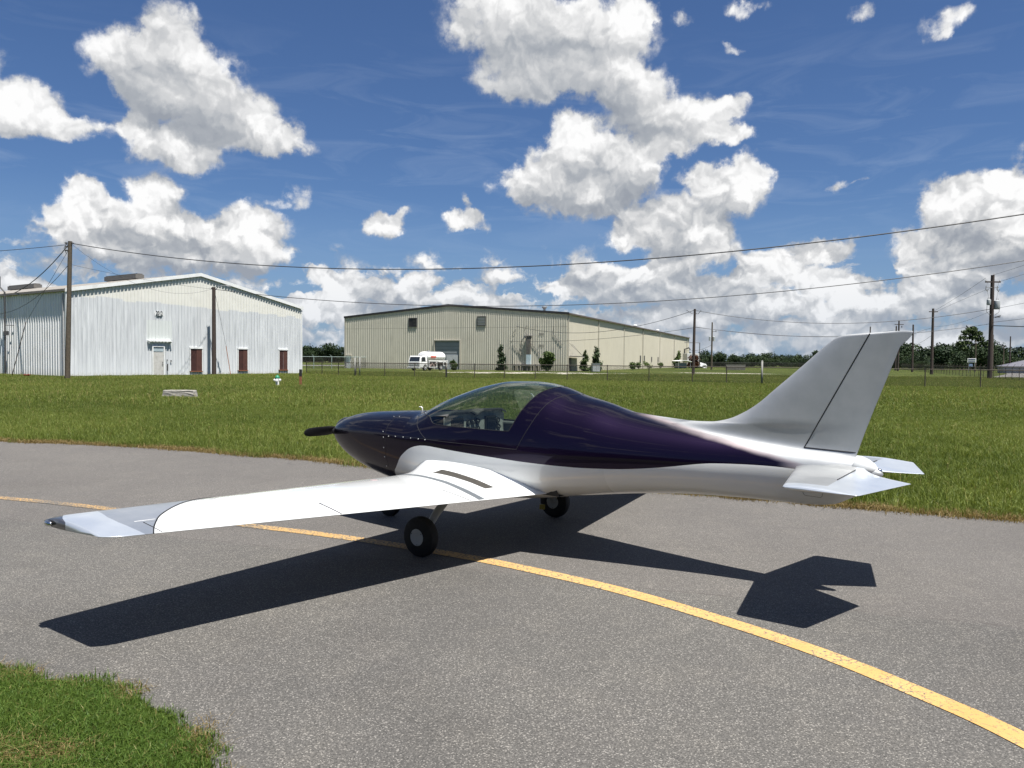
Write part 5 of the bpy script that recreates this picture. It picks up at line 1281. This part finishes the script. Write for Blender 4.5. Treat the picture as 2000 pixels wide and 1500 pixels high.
S_fr = sm([(-.80, 1.160), (-.735, 1.130), (-.66, 1.108), (-.59, 1.075), (-.548, 1.034), (-.50, .995), (-.433, .945), (-.375, .913)])
S_lo = [(-.375, .913), (-.2, .9085), (.32, .903), (.650, .896)]
S_af = [(.650, .896), (.681, .962), (.736, 1.079), (.786, 1.199), (.822, 1.275), (.862, 1.322), (.915, 1.350), (.985, 1.362)]
frameP = S_fr + S_lo[1:] + S_af[1:] + [(.985, 1.7), (-.80, 1.7)]
PAINT = sm([(-.93, .33), (-.925, .45), (-.905, .529), (-.875, .575), (-.843, .60), (-.796, .647), (-.760, .690), (-.713, .736), (-.608, .806), (-.491, .843), (-.367, .853), (-.216, .846), (.062, .830), (.312, .816), (.589, .801), (.865, .788), (1.078, .782), (1.229, .781), (1.542, .792), (1.845, .825), (2.135, .872), (2.27, .886), (2.468, .893), (2.685, .894), (2.87, .885)]) + [(3.1, .875), (3.45, .87)]
whiteP = PAINT + [(3.45, .1), (-.93, .1)]
cut(bm, G_low); cut(bm, G_aft); cut(bm, S_fr); cut(bm, S_lo); cut(bm, S_af); cut(bm, PAINT, filt=lambda f: f.calc_center_median()[2] < 1.0); cut(bm, [(-.95, .2), (-.95, 1.3)], ext=.02)
bm.normal_update(); bm.faces.ensure_lookup_table()
parts = {'canopy_glass': [], 'canopy_frame': [], 'cowling': [], 'fuselage': []}
for f in bm.faces:
    c = f.calc_center_median(); x, z = c.x, c.z
    if inpoly(x, z, glassP): k = 'canopy_glass'
    elif inpoly(x, z, frameP): k = 'canopy_frame'
    elif x < -.95: k = 'cowling'
    else: k = 'fuselage'
    parts[k].append((f, 1 if inpoly(x, z, whiteP) and z < 1.0 else 0))
def emit(name, items, mats, parent, nrm=True):
    vm = {}; vs = []; fs = []; mi = []; ns = []
    for f, m_ in items:
        idx = []
        for v in f.verts:
            if v.index not in vm: vm[v.index] = len(vs); vs.append(tuple(v.co)); ns.append(tuple(v.normal))
            idx.append(vm[v.index])
        fs.append(idx); mi.append(m_)
    o = raw(name, vs, fs, mats, parent, True, mi)
    if nrm: o.data.normals_split_custom_set_from_vertices(ns)
    return o
bm.verts.index_update()
fus = emit('fuselage', parts['fuselage'], [M['violet'], M['gel']], AC)
cowl = emit('cowling', parts['cowling'], [M['violet'], M['gel']], AC)
frm = emit('canopy_frame', parts['canopy_frame'], [M['violet'], M['gel']], AC)
gls = emit('canopy_glass', parts['canopy_glass'], [M['canopy']], frm)
bm.free()

def side_pt(t, z, off=.0): return (t, -(float(halfw(t, z)) + off), z)
def seam(name, pts, r, parent, m=None, both=True, off=.0):
    mb = MB()
    for s in ((1, -1) if both else (1,)):
        mb.tube([(p[0], s * p[1], p[2]) for p in pts], r, 5)
    return mb.build(name, m or M['seam'], parent)
def dense(P, n=6): return [tuple(np.array(a) + (np.array(b) - np.array(a)) * k / n) for a, b in zip(P[:-1], P[1:]) for k in range(n)] + [P[-1]]
def onside(P): return [side_pt(t, min(z, float(ZT(t)) - .001)) for t, z in dense(P, 5)]
seam('panel_gap', onside(S_fr), .0026, frm); seam('panel_gap', onside(S_lo), .0022, frm); seam('panel_gap', onside(S_af), .0026, frm)
seam('glass_seal', onside(G_low) , .0035, frm); seam('glass_seal', onside(G_aft), .0035, frm)
seam('split_line', onside([(-1.93, .905), (-1.4, .914), (-.95, .919), (-.375, .913)]), .0018, cowl)
seam('cowl_joint', onside([(-.95, .46), (-.95, .6), (-.95, .8), (-.95, .95), (-.95, 1.05), (-.95, 1.10), (-.95, 1.125)]), .0018, cowl)
seam('hatch_outline', onside([(2.885, .752), (3.015, .750), (3.020, .735), (3.012, .700), (3.0, .692), (2.90, .698), (2.888, .71), (2.885, .752)]), .0013, fus)
for (t, z) in ((-.99, .942), (-.975, .888), (-.972, .788), (-.978, .696), (-.99, .60), (-.90, .903), (-.80, .908), (-.69, .909), (-.583, .909), (-.478, .909), (-.39, .908)):
    for s in (1, -1):
        p = side_pt(t, z, .001); mb = MB(); mb.ell((p[0], s * p[1], p[2]), (.0062, .003, .0062), 8, 5); mb.build('screw', M['screw'], cowl)
for t in (-.99, -.915):
    mb = MB(); mb.ell((t, -.30, float(ZT(t)) - .045), (.006, .006, .004), 8, 5); mb.build('screw', M['screw'], cowl)
mb = MB(); mb.tube([(-.885, 0, 1.12), (-.885, 0, 1.155), (-.90, 0, 1.168), (-.925, 0, 1.166)], .006, 6); mb.build('vent_tube', M['white_paint'], fus)
# air inlets beside the spinner (dark openings in the cowl front) and the spinner
for s in (1, -1):
    mb = MB(); mb.ell((-1.94, s * .155, .868), (.075, .085, .055), 16, 10); mb.build('air_inlet', M['seam'], cowl)
mb = MB(); mb.lathe((-1.99, 0, .885), [(.125, -.02), (.122, .02), (.105, .065), (.075, .11), (.04, .145), (.012, .163), (.001, .166)], 28, R=Euler((0, -pi / 2, 0)).to_matrix()); auto_smooth(mb.build('spinner', M['violet'], AC), 50)
pr = empty('propeller', (0, 0, 0)); pr.parent = AC
for s in (1, -1):
    vs = []; fs = []; rows = [(.03, .045, 1.0), (.12, .085, .9), (.25, .105, .65), (.40, .10, .45), (.49, .088, .36), (.525, .066, .33), (.545, .03, .32)]
    for (r0, ch, tw) in rows:
        for k in range(12):
            a = 2 * pi * k / 12; x = cos(a) * ch / 2; y = sin(a) * .011 * (1 - r0)
            zo = -.012 if r0 > .5 else 0
            vs.append((-2.045 + s * (x * sin(tw) * .6) + y, s * -r0, .872 + x * cos(tw * .35) + zo + (.012 if r0 > .5 else 0)))
    for j in range(len(rows) - 1): fs += [(j * 12 + k, j * 12 + (k + 1) % 12, (j + 1) * 12 + (k + 1) % 12, (j + 1) * 12 + k) for k in range(12)]
    fs += [tuple(range(12)), tuple((len(rows) - 1) * 12 + k for k in range(12))]
    auto_smooth(raw('blade', vs, fs, M['prop'], pr), 60)

# cockpit: liner tub, instrument panel, glare shield, seats
mb = MB(); vs = []; fs = []; tt = np.linspace(-.55, .95, 26)
for t in tt:
    for z in (1.035, .95, .80, .62, .50): vs.append((float(t), (float(halfw(t, z)) - .025) if z > .5 else .30, z))
    for z in (.50, .62, .80, .95, 1.035): vs.append((float(t), -(float(halfw(t, z)) - .025) if z > .5 else -.30, z))
for j in range(len(tt) - 1): fs += [(j * 10 + k, j * 10 + k + 1, (j + 1) * 10 + k + 1, (j + 1) * 10 + k) for k in range(9)]
ck = raw('cockpit_liner', vs, fs, M['interior'], fus)
mb = MB()   # sill rails
for s in (1, -1): mb.tube([(float(t), s * (float(halfw(t, 1.03)) - .03), 1.025) for t in np.linspace(-.3, .62, 14)], .016, 6)
mb.build('sill_rail', mat('sill_grey', (.16, .165, .165), .6), frm)
bh = MB(); sc_ = section(.93)[::4]; vs = [(.93, 0, .85)] + [(.93, y * .95, .85 + (z - .85) * .94) for _, y, z in sc_]; nn_ = len(sc_); bh.add(vs, [(0, i + 1, (i + 1) % nn_ + 1) for i in range(nn_)]); bh.build('rear_bulkhead', M['interior'], fus)
def prof_panel(u):   # upper edge of the instrument panel: two humps, one per seat
    a = 1.172 - .9 * max(0, abs(u - .235) - .13) ** 1.35; b = 1.175 - .9 * max(0, abs(u + .235) - .13) ** 1.35
    return max(a, b, 1.02 if abs(u) > .42 else 1.085)
TP = -.20; mb = MB(); us = np.linspace(-.46, .46, 60); vs = []; fs = []
for u in us: vs += [(TP, -float(u), .86), (TP, -float(u), prof_panel(float(u)) - .018)]
for i in range(59): fs.append((2 * i, 2 * i + 2, 2 * i + 3, 2 * i + 1))
mb.add(vs, fs); ip = mb.build('instrument_panel', M['panel'], fus)
vs = []; fs = []
for u in us:
    z = prof_panel(float(u)); vs += [(TP + .03, -float(u), z), (TP - .16, -float(u) * .9, z - .012), (TP - .34, -float(u) * .7, max(1.06, z - .05)), (TP + .03, -float(u), z - .02)]
for i in range(59):
    a = 4 * i; b = a + 4; fs += [(a, b, b + 1, a + 1), (a + 1, b + 1, b + 2, a + 2), (a, a + 3, b + 3, b)]
gs = raw('glare_shield', vs, fs, mat('glare_shield_black', (.018, .019, .02), .7), fus, True)
M['screen'] = mat('display_glass', (.012, .014, .018), .12, spec=.6); M['bezel'] = mat('dark_bezel', (.02, .02, .02), .5); M['knob'] = mat('light_markings', (.5, .5, .48), .5)
def pbox(name, u, z, du, dz, m, dx=.012, par=None):
    q = MB(); q.box((TP + dx, -u, z), (.02, du, dz)); return q.build(name, m, par or ip)
for (u, z, du, dz) in ((.28, 1.035, .165, .135), (-.22, 1.02, .155, .165)):
    bz = pbox('display', u, z, du, dz, M['bezel']); pbox('screen', u, z, du * .86, dz * .82, M['screen'], .02, bz)
for i, (u, z) in enumerate([(.115, 1.055), (.045, 1.058), (-.025, 1.06), (.115, .985), (.045, .985), (-.025, .985), (-.345, 1.05), (-.355, .985), (-.35, .93)]):
    q = MB(); R_ = Euler((0, pi / 2, 0)).to_matrix(); q.lathe((TP + .004, -u, z), [(.029, 0), (.029, .014), (.024, .014), (.023, .010)], 18, R=R_); g_ = q.build('gauge', M['bezel'], ip)
    q = MB(); q.box((TP + .017, -u, z + .004), (.002, .004, .024), rx=.6 * i); q.build('needle', M['knob'], g_)
q = MB(); rr = np.random.default_rng(4)
for k in range(46):
    u = rr.choice([rr.uniform(-.07, .155), rr.uniform(-.40, -.32), rr.uniform(.38, .42)]); z = rr.choice([1.018, .948, .935, 1.095, 1.0, .96])
    q.box((TP + .006, -u, z + rr.uniform(-.006, .006)), (.01, rr.uniform(.005, .012), rr.uniform(.004, .01)))
q.build('switches', M['knob'], ip)
for s in (1, -1):
    q = MB(); q.box((.52, s * .22, .62), (.50, .36, .10)); q.box((.82, s * .22, .80), (.10, .36, .42), ry=.35); st = q.build('seat', mat('seat_fabric', (.05, .05, .055), .9), fus); bevel(st, .03, 3)
q = MB(); q.tube([(.53, -.12, 1.352), (.60, -.20, 1.345), (.655, -.255, 1.325)], .006, 6); q.box((.645, -.25, 1.318), (.05, .008, .018)); q.build('canopy_latch', M['strut'], frm)
q = MB(); q.tube([(float(t), -.02 - .0 * t, float(ZT(t)) - .018) for t in np.linspace(.55, .78, 6)], .012, 6); q.build('latch_bar', M['steel'], frm)

# wings
def Ffil(t, u):
    w = float(halfw(t, .62)); k = min(1, max(0, (t + .62) / .25)) * min(1, max(0, (wte(u) - t) / .42)) ** .8
    return .16 * math.exp(-max(u - w, 0) / .085) * k
USP = np.concatenate([np.linspace(.25, 1.0, 46), np.linspace(1.02, 3.40, 90), np.linspace(3.42, 3.745, 18)])
XC = (1 - np.cos(np.linspace(0, pi, 46))) / 2
def wing_mesh():
    bm = bmesh.new(); rows = []
    for u in USP:
        u = float(u); le = wle(u); te = wte(u); z0 = wzt(u); k = 0.
        if u > 3.60: k = (u - 3.60) / .145; te -= .055 * k ** 2.5; le += .02 * k ** 3
        c = te - le; sc = 1 - .25 * max(0, k) ** 2
        a, b = naca(XC); row = []
        for i in range(len(XC) - 1, -1, -1):
            t = le + XC[i] * c; row.append((t, -u, z0 + a[i] * c * sc + Ffil(t, u)))
        for i in range(1, len(XC)): 
            t = le + XC[i] * c; row.append((t, -u, z0 + b[i] * c * sc - (.004 if i == len(XC) - 1 else 0)))
        rows.append([bm.verts.new(v) for v in row])
    n = len(rows[0])
    for r0, r1 in zip(rows[:-1], rows[1:]):
        for i in range(n - 1): bm.faces.new((r0[i], r0[i + 1], r1[i + 1], r1[i]))
        bm.faces.new((r0[n - 1], r0[0], r1[0], r1[n - 1]))
    bm.faces.new(rows[-1]); bmesh.ops.recalc_face_normals(bm, faces=bm.faces[:]); return bm
SILB = sm([(.30, 3.492), (.283, 3.482), (.21, 3.440), (.146, 3.396), (.042, 3.318), (-.047, 3.230), (-.174, 3.085), (-.30, 2.92), (-.42, 2.72), (-.50, 2.52), (-.58, 2.30)], 3)
silP = [(t, -u) for t, u in SILB] + [(-.8, -2.2), (-.8, -3.9), (.6, -3.9), (.6, -3.50)]
CAPB = [(.32, 3.530), (.173, 3.541), (.029, 3.551), (-.106, 3.545), (-.30, 3.50), (-.45, 3.44), (-.60, 3.40)]
capP = [(t, -u) for t, u in CAPB] + [(-.8, -3.4), (-.8, -3.9), (.6, -3.9), (.6, -3.53)]
CARB = sm([(-.62, 3.60), (-.53, 3.60), (-.47, 3.615), (-.40, 3.655), (-.28, 3.715), (-.16, 3.75)], 3)
carP = [(t, -u) for t, u in CARB] + [(-.16, -3.9), (-.8, -3.9), (-.8, -3.6)]
def hinge(u): return wte(u) - .26 * (wte(u) - wle(u))
AIL = [(hinge(3.44), 3.44), (hinge(2.27), 2.27)]; FLP = [(hinge(2.26), 2.26), (hinge(1.12), 1.12)]
for side in (1, -1):
    bm = wing_mesh()
    top = lambda f: f.normal.z > -.2
    neg = lambda P: [(t, -u) for t, u in P]
    cut(bm, neg(SILB), 0, 1, filt=top); cut(bm, neg(CAPB), 0, 1, filt=top); cut(bm, neg(CARB), 0, 1)
    cut(bm, neg([(hinge(3.44) - .005, 3.44), (.6, 3.44)]), 0, 1); cut(bm, neg([(hinge(2.265) - .005, 2.265), (.6, 2.30)]), 0, 1); cut(bm, neg([(hinge(1.12) - .005, 1.12), (.9, 1.16)]), 0, 1)
    cut(bm, neg(dense([(hinge(3.44), 3.44), (hinge(1.12), 1.12)], 20)), 0, 1)
    bm.normal_update(); bm.verts.index_update(); P_ = {'wing': [], 'aileron': [], 'flap': []}
    for f in bm.faces:
        c = f.calc_center_median(); u = -c.y; k = 'wing'
        if c.x > hinge(u):
            if 2.283 < u < 3.44: k = 'aileron'
            elif 1.14 < u <= 2.283: k = 'flap'
        mi = 0
        if inpoly(c.x, c.y, carP): mi = 3
        elif f.normal.z > -.2 and inpoly(c.x, c.y, capP): mi = 2
        elif f.normal.z > -.2 and inpoly(c.x, c.y, silP): mi = 1
        P_[k].append((f, mi))
    wm = [M['gel'], M['silver_wing'], M['silver_cap'], M['carbon']]
    wg = emit('wing', P_['wing'], wm, AC); al = emit('aileron', P_['aileron'], wm, wg); fl = emit('flap', P_['flap'], wm, wg)
    bm.free()
    def wt(t, u, off=.0015):
        return (t, -u, float(wing_z(t, u)) + Ffil(t, u) + off)
    mb = MB()
    def wline(P, r=.002, m=None):
        mb.tube([wt(t, u, .0008) for t, u in dense(P, 10)], r, 5)
    wline([(hinge(2.265), 2.262), (wte(2.29) - .004, 2.292)], .0036); wline([(hinge(3.44), 3.44), (wte(3.44) - .004, 3.44)], .0022); wline([(hinge(1.12), 1.12), (wte(1.15) - .004, 1.15)], .0020)
    wline(SILB[1:-2], .0042)
    mb.build('panel_gap', M['seam'], wg)
    mb = MB(); mb.tube([wt(hinge(u), u, -.0005) for u in np.linspace(1.12, 3.44, 60)], .0019, 4); mb.build('hinge_line', M['tape'], wg)
    # grey joint tape and grip strip, laid on the skin
    def patch(name, A, B, m, off=.0012):
        A = dense(A, 8); B = dense(B, 8); n = min(len(A), len(B)); vs = []; fs = []
        for i in range(n):
            for k in range(4):
                q = np.array(A[i]) + (np.array(B[i]) - np.array(A[i])) * k / 3; vs.append(wt(float(q[0]), float(q[1]), off))
            if i: fs += [((i - 1) * 4 + k, (i - 1) * 4 + k + 1, i * 4 + k + 1, i * 4 + k) for k in range(3)]
        return raw(name, vs, fs, m, wg, True)
    patch('joint_tape', [(-.585, .745), (-.40, .765), (-.18, .79), (.169, .835), (.45, .915), (.60, .965), (.70, .998)], [(-.59, .795), (-.40, .815), (-.144, .845), (.20, .905), (.45, .985), (.60, 1.035), (.695, 1.068)], M['tape'])
    patch('grip_strip', [(-.10, .600), (.10, .612), (.30, .630), (.529, .655)], [(-.15, .668), (.10, .684), (.30, .708), (.506, .745)], M['walk'])
    mb = MB(); p = wt(-.24, 1.29, .001); mb.lathe(p, [(.03, 0), (.03, .002), (.026, .003)], 18); mb.build('fuel_cap', mat('cap_pink_grey', (.45, .36, .35), .4, .3), wg)
    patch('chalk_mark', [(.060, 3.475), (.063, 3.41), (.066, 3.35)], [(.066, 3.475), (.069, 3.41), (.071, 3.35)], M['white_paint'])
    # recess with navigation light at the tip
    mb = MB(); mb.ell((-.35, -3.738, .684), (.075, .012, .016), 14, 8); mb.build('light_recess', M['seam'], wg)
    mb = MB(); mb.ell((-.375, -3.750, .676), (.040, .020, .019), 16, 10); ln = mb.build('navigation_light', M['chrome'], wg, smooth=True)
    if side == -1:
        for o in [wg] + list(wg.children): 
            if o is wg: o.scale = (1, -1, 1)
# horizontal tail
def stab(side):
    bm = bmesh.new(); us = np.concatenate([np.linspace(.02, .27, 14), np.linspace(.28, .95, 30), [.962, .97]]); rows = []
    for u in us:
        u = float(u); le = 2.815 + .187 * u; te = (3.27 + (u - .07) / .208 * .339) if u < .278 else 3.609 - (u - .278) / .674 * .172
        te = max(te, 3.24); k = max(0, (u - .95) / .02); le += .02 * k; te -= .01 * k
        z0 = .893 - .012 * u; row = []; xs = XC[::2]
        c = te - le; th = .075 * min(1, .62 / c)
        a, b = naca(xs, th, 0.0001)
        d = lambda t: -.10 * max(0, t - 3.235) * .35
        for i in range(len(xs) - 1, -1, -1): t = le + xs[i] * c; row.append((t, -u, z0 + a[i] * c * (1 - .5 * k) + d(t) + (.035 * math.exp(-(u - .08) / .03) if u > .08 else .035)))
        for i in range(1, len(xs)): t = le + xs[i] * c; row.append((t, -u, z0 + b[i] * c * (1 - .5 * k) + d(t) - .002))
        rows.append([bm.verts.new(v) for v in row])
    n = len(rows[0])
    for r0, r1 in zip(rows[:-1], rows[1:]):
        for i in range(n - 1): bm.faces.new((r0[i], r0[i + 1], r1[i + 1], r1[i]))
        bm.faces.new((r0[n - 1], r0[0], r1[0], r1[n - 1]))
    bm.faces.new(rows[-1]); bmesh.ops.recalc_face_normals(bm, faces=bm.faces[:])
    cut(bm, [(3.237, -.0), (3.237, -.85)], 0, 1); cut(bm, [(3.24, -.85), (2.9, -.865)], 0, 1)
    bm.normal_update(); bm.verts.index_update(); A = []; B = []
    for f in bm.faces:
        c = f.calc_center_median(); (B if (c.x > 3.237 or -c.y > .8575) else A).append((f, 0))
    s_ = emit('tailplane', A, [M['silver']], AC); e_ = emit('elevator', B, [M['silver_cap']], s_); bm.free()
    mb = MB(); z = lambda u: .893 - .012 * u + .0215; mb.tube([(3.237, -u, z(u) + .001) for u in np.linspace(.09, .62, 12)], .0028, 5); mb.build('panel_gap', M['seam'], s_)
    if side == -1: s_.scale = (1, -1, 1)
stab(1); stab(-1)
# fin and rudder as one smooth surface, split at the hinge
CT = pchip(*zip((1.42, 1.232), (1.494, 1.226), (1.77, 1.199), (2.033, 1.182), (2.159, 1.185), (2.282, 1.209), (2.401, 1.262), (2.517, 1.338), (2.63, 1.438), (2.823, 1.612), (3.011, 1.786), (3.066, 1.828), (3.12, 1.847), (3.20, 1.855), (3.306, 1.861), (3.40, 1.867), (3.501, 1.871), (3.553, 1.868)))
LEz = pchip(*zip((.9, 1.3), (1.18, 2.0), (1.186, 2.16), (1.209, 2.282), (1.262, 2.401), (1.338, 2.517), (1.438, 2.63), (1.612, 2.823), (1.786, 3.011), (1.88, 3.112)))
TEz = pchip(*zip((.95, 3.20), (1.012, 3.222), (1.026, 3.226), (1.695, 3.455), (1.764, 3.480), (1.812, 3.527), (1.85, 3.552), (1.868, 3.556)))
tz = np.concatenate([np.linspace(1.42, 3.556, 236)]); NV = 56; bm = bmesh.new(); cols = {1: [], -1: []}
for t in tz:
    t = float(t); zc = float(CT(t)); zb = float(ZT(min(t, 3.3))) - .030 if t <= 3.2 else None
    if zb is None:
        zz = np.linspace(.95, 1.869, 400); ok = zz[TEz(zz) >= t]; zb = float(ok.min()) if len(ok) else zc - .002
        zb = min(zb, zc - .002)
    for s in (1, -1):
        col = []
        for k in range(NV + 1):
            q = sin(pi / 2 * k / NV) ; z = zb + (zc - zb) * q
            le = float(LEz(z)); te = 3.226 + (z - 1.026) * .342; c = max(.05, te - le); x = min(1, max(0, (t - le) / c))
            a = float(naca(np.array([x]), .070, .0001)[0][0]) * min(c, .95)
            rt = min(1, max(0, (t - 2.95) / .15)); a = max(a, .0035 * (1 if x > .9 else 0)) * ((1 - rt) + rt * math.sqrt(max(0, 1 - max(0, (z - zc + .014) / .014) ** 2)))
            zt = float(ZT(min(t, 3.25))); wd = float(W(min(t, 3.25)))
            hw0 = float(halfw(t, zt - .030)) if t < 3.25 else 0
            h = a + max(0, hw0 - a) * math.exp(-max(0, z - zt + .030) / .022) if t < 3.25 else a
            if t < 2.7: h *= math.sqrt(max(0, 1 - q ** 8 * min(1, (2.7 - t) / .3)))
            if k == NV: h = 0
            col.append((t, s * h, z))
        cols[s].append([bm.verts.new(v) for v in col])
for s in (1, -1):
    for c0, c1 in zip(cols[s][:-1], cols[s][1:]):
        for k in range(NV): bm.faces.new((c0[k], c0[k + 1], c1[k + 1], c1[k]))
bmesh.ops.remove_doubles(bm, verts=bm.verts[:], dist=.0004)
bmesh.ops.recalc_face_normals(bm, faces=bm.faces[:])
cut(bm, [(2.868, 1.036), (3.312, 1.9)]); cut(bm, [(2.868, 1.036), (3.30, 1.018)])
bm.normal_update(); bm.verts.index_update(); A = []; B = []
for f in bm.faces:
    c = f.calc_center_median(); xh = 2.868 + (c.z - 1.036) * (3.312 - 2.868) / (1.9 - 1.036)
    (B if (c.x > xh and c.z > 1.036 - (c.x - 2.868) * .0417) else A).append((f, 0))
fin = emit('fin', A, [M['violet']], AC); rud = emit('rudder', B, [M['violet']], fin); bm.free()
def finh(t, z):
    le = float(LEz(z)); te = 3.226 + (z - 1.026) * .342; c = max(.05, te - le); x = min(1, max(0, (t - le) / c)); zt = float(ZT(min(t, 3.25))); wd = float(W(min(t, 3.25)))
    a = float(naca(np.array([x]), .070, .0001)[0][0]) * min(c, .95); hw0 = float(halfw(min(t, 3.25), zt - .030)); return a + max(0, hw0 - a) * math.exp(-max(0, z - zt + .030) / .022)
mb = MB()
for s in (1, -1):
    mb.tube([(2.868 + (z - 1.036) * .5139, s * (finh(2.868 + (z - 1.036) * .5139, z) + .0), z) for z in np.linspace(1.036, 1.855, 30)], .0042, 6)
    mb.tube([(t, s * finh(t, 1.036 - (t - 2.868) * .0417), 1.036 - (t - 2.868) * .0417) for t in np.linspace(2.868, 3.215, 14)], .0048, 6)
mb.build('rudder_gap', M['seam'], fin)
mb = MB(); mb.lathe((3.24, 0, .925), [(.075, -.03), (.078, 0), (.066, .05), (.045, .09), (.022, .115), (.018, .12)], 18, R=Euler((0, pi / 2 + .15, 0)).to_matrix()); auto_smooth(mb.build('tail_cone', M['gel'], AC), 50)
mb = MB(); mb.ell((3.365, 0, .905), (.022, .019, .021), 12, 8); mb.build('tail_light', M['chrome'], AC, smooth=True)
# landing gear
M['hub'] = mat('dull_hub_grey', (.36, .37, .37), .5)
def wheel(t, u, R, w, name='main_wheel'):
    Rm = Euler((pi / 2, 0, 0)).to_matrix(); o = empty(name, (0, 0, 0)); o.parent = AC; s = 1 if u >= 0 else -1; y = -u
    mb = MB(); mb.lathe((t, y + w / 2, R), [(R * .42, 0), (R * .80, .004), (R * .95, w * .14), (R, w * .34), (R, w * .66), (R * .95, w * .86), (R * .80, w - .004), (R * .42, w)], 40, R=Rm); auto_smooth(mb.build('tyre', M['rubber'], o), 40)
    mb = MB(); mb.lathe((t, y + w / 2 + .002, R), [(R * .41, 0), (R * .435, .006), (R * .435, w - .002), (R * .41, w + .004)], 30, R=Rm); hc = mb.build('hub_cap', M['hub'], o); auto_smooth(hc, 40)
    mb = MB()
    for k in range(3):
        a = 2 * pi * k / 3 + .6
        for yy in (y + w / 2 + .003, y - w / 2 - .003): mb.ell((t + cos(a) * R * .36, yy, R + sin(a) * R * .36), (.005, .003, .005), 6, 4)
    mb.build('screw', M['darksteel'], hc); return o
for s in (1, -1):
    wheel(.055, s * 1.035, .169, .105)
    vs = []; fs = []; pts = [(.08, .70, .50, .105), (.10, .80, .42, .10), (.085, .88, .34, .092), (.065, .95, .24, .080), (.06, .985, .17, .07)]
    for (t, u, z, c) in pts:
        for k in range(12):
            a = 2 * pi * k / 12; vs.append((t + cos(a) * c / 2, -s * (u + sin(a) * .013), z + sin(a) * .011))
    for j in range(len(pts) - 1): fs += [(j * 12 + k, j * 12 + (k + 1) % 12, (j + 1) * 12 + (k + 1) % 12, (j + 1) * 12 + k) for k in range(12)]
    fs += [tuple(range(12)), tuple(len(vs) - 12 + k for k in range(12))]
    auto_smooth(raw('main_gear_leg', vs, fs, M['strut'], AC), 60)
    mb = MB(); mb.tube([(.12, -s * .80, .41), (.10, -s * .90, .30), (.07, -s * .985, .165)], .006, 6); mb.build('brake_line', M['darksteel'], AC)
wheel(-1.34, 0, .135, .09, 'nose_wheel')
mb = MB()
for s in (1, -1): mb.box((-1.32, s * .075, .23), (.045, .012, .22))
mb.tube([(-1.30, 0, .33), (-1.22, 0, .52)], .028, 10); mb.box((-1.31, 0, .335), (.06, .17, .02)); mb.build('nose_gear_leg', M['strut'], AC)
mb = MB(); mb.box((.01, .86, .13), (.05, .03, .05)); mb.build('brake_caliper', mat('brass_fitting', (.35, .28, .06), .4, .5), AC)
bpy.context.view_layer.update()
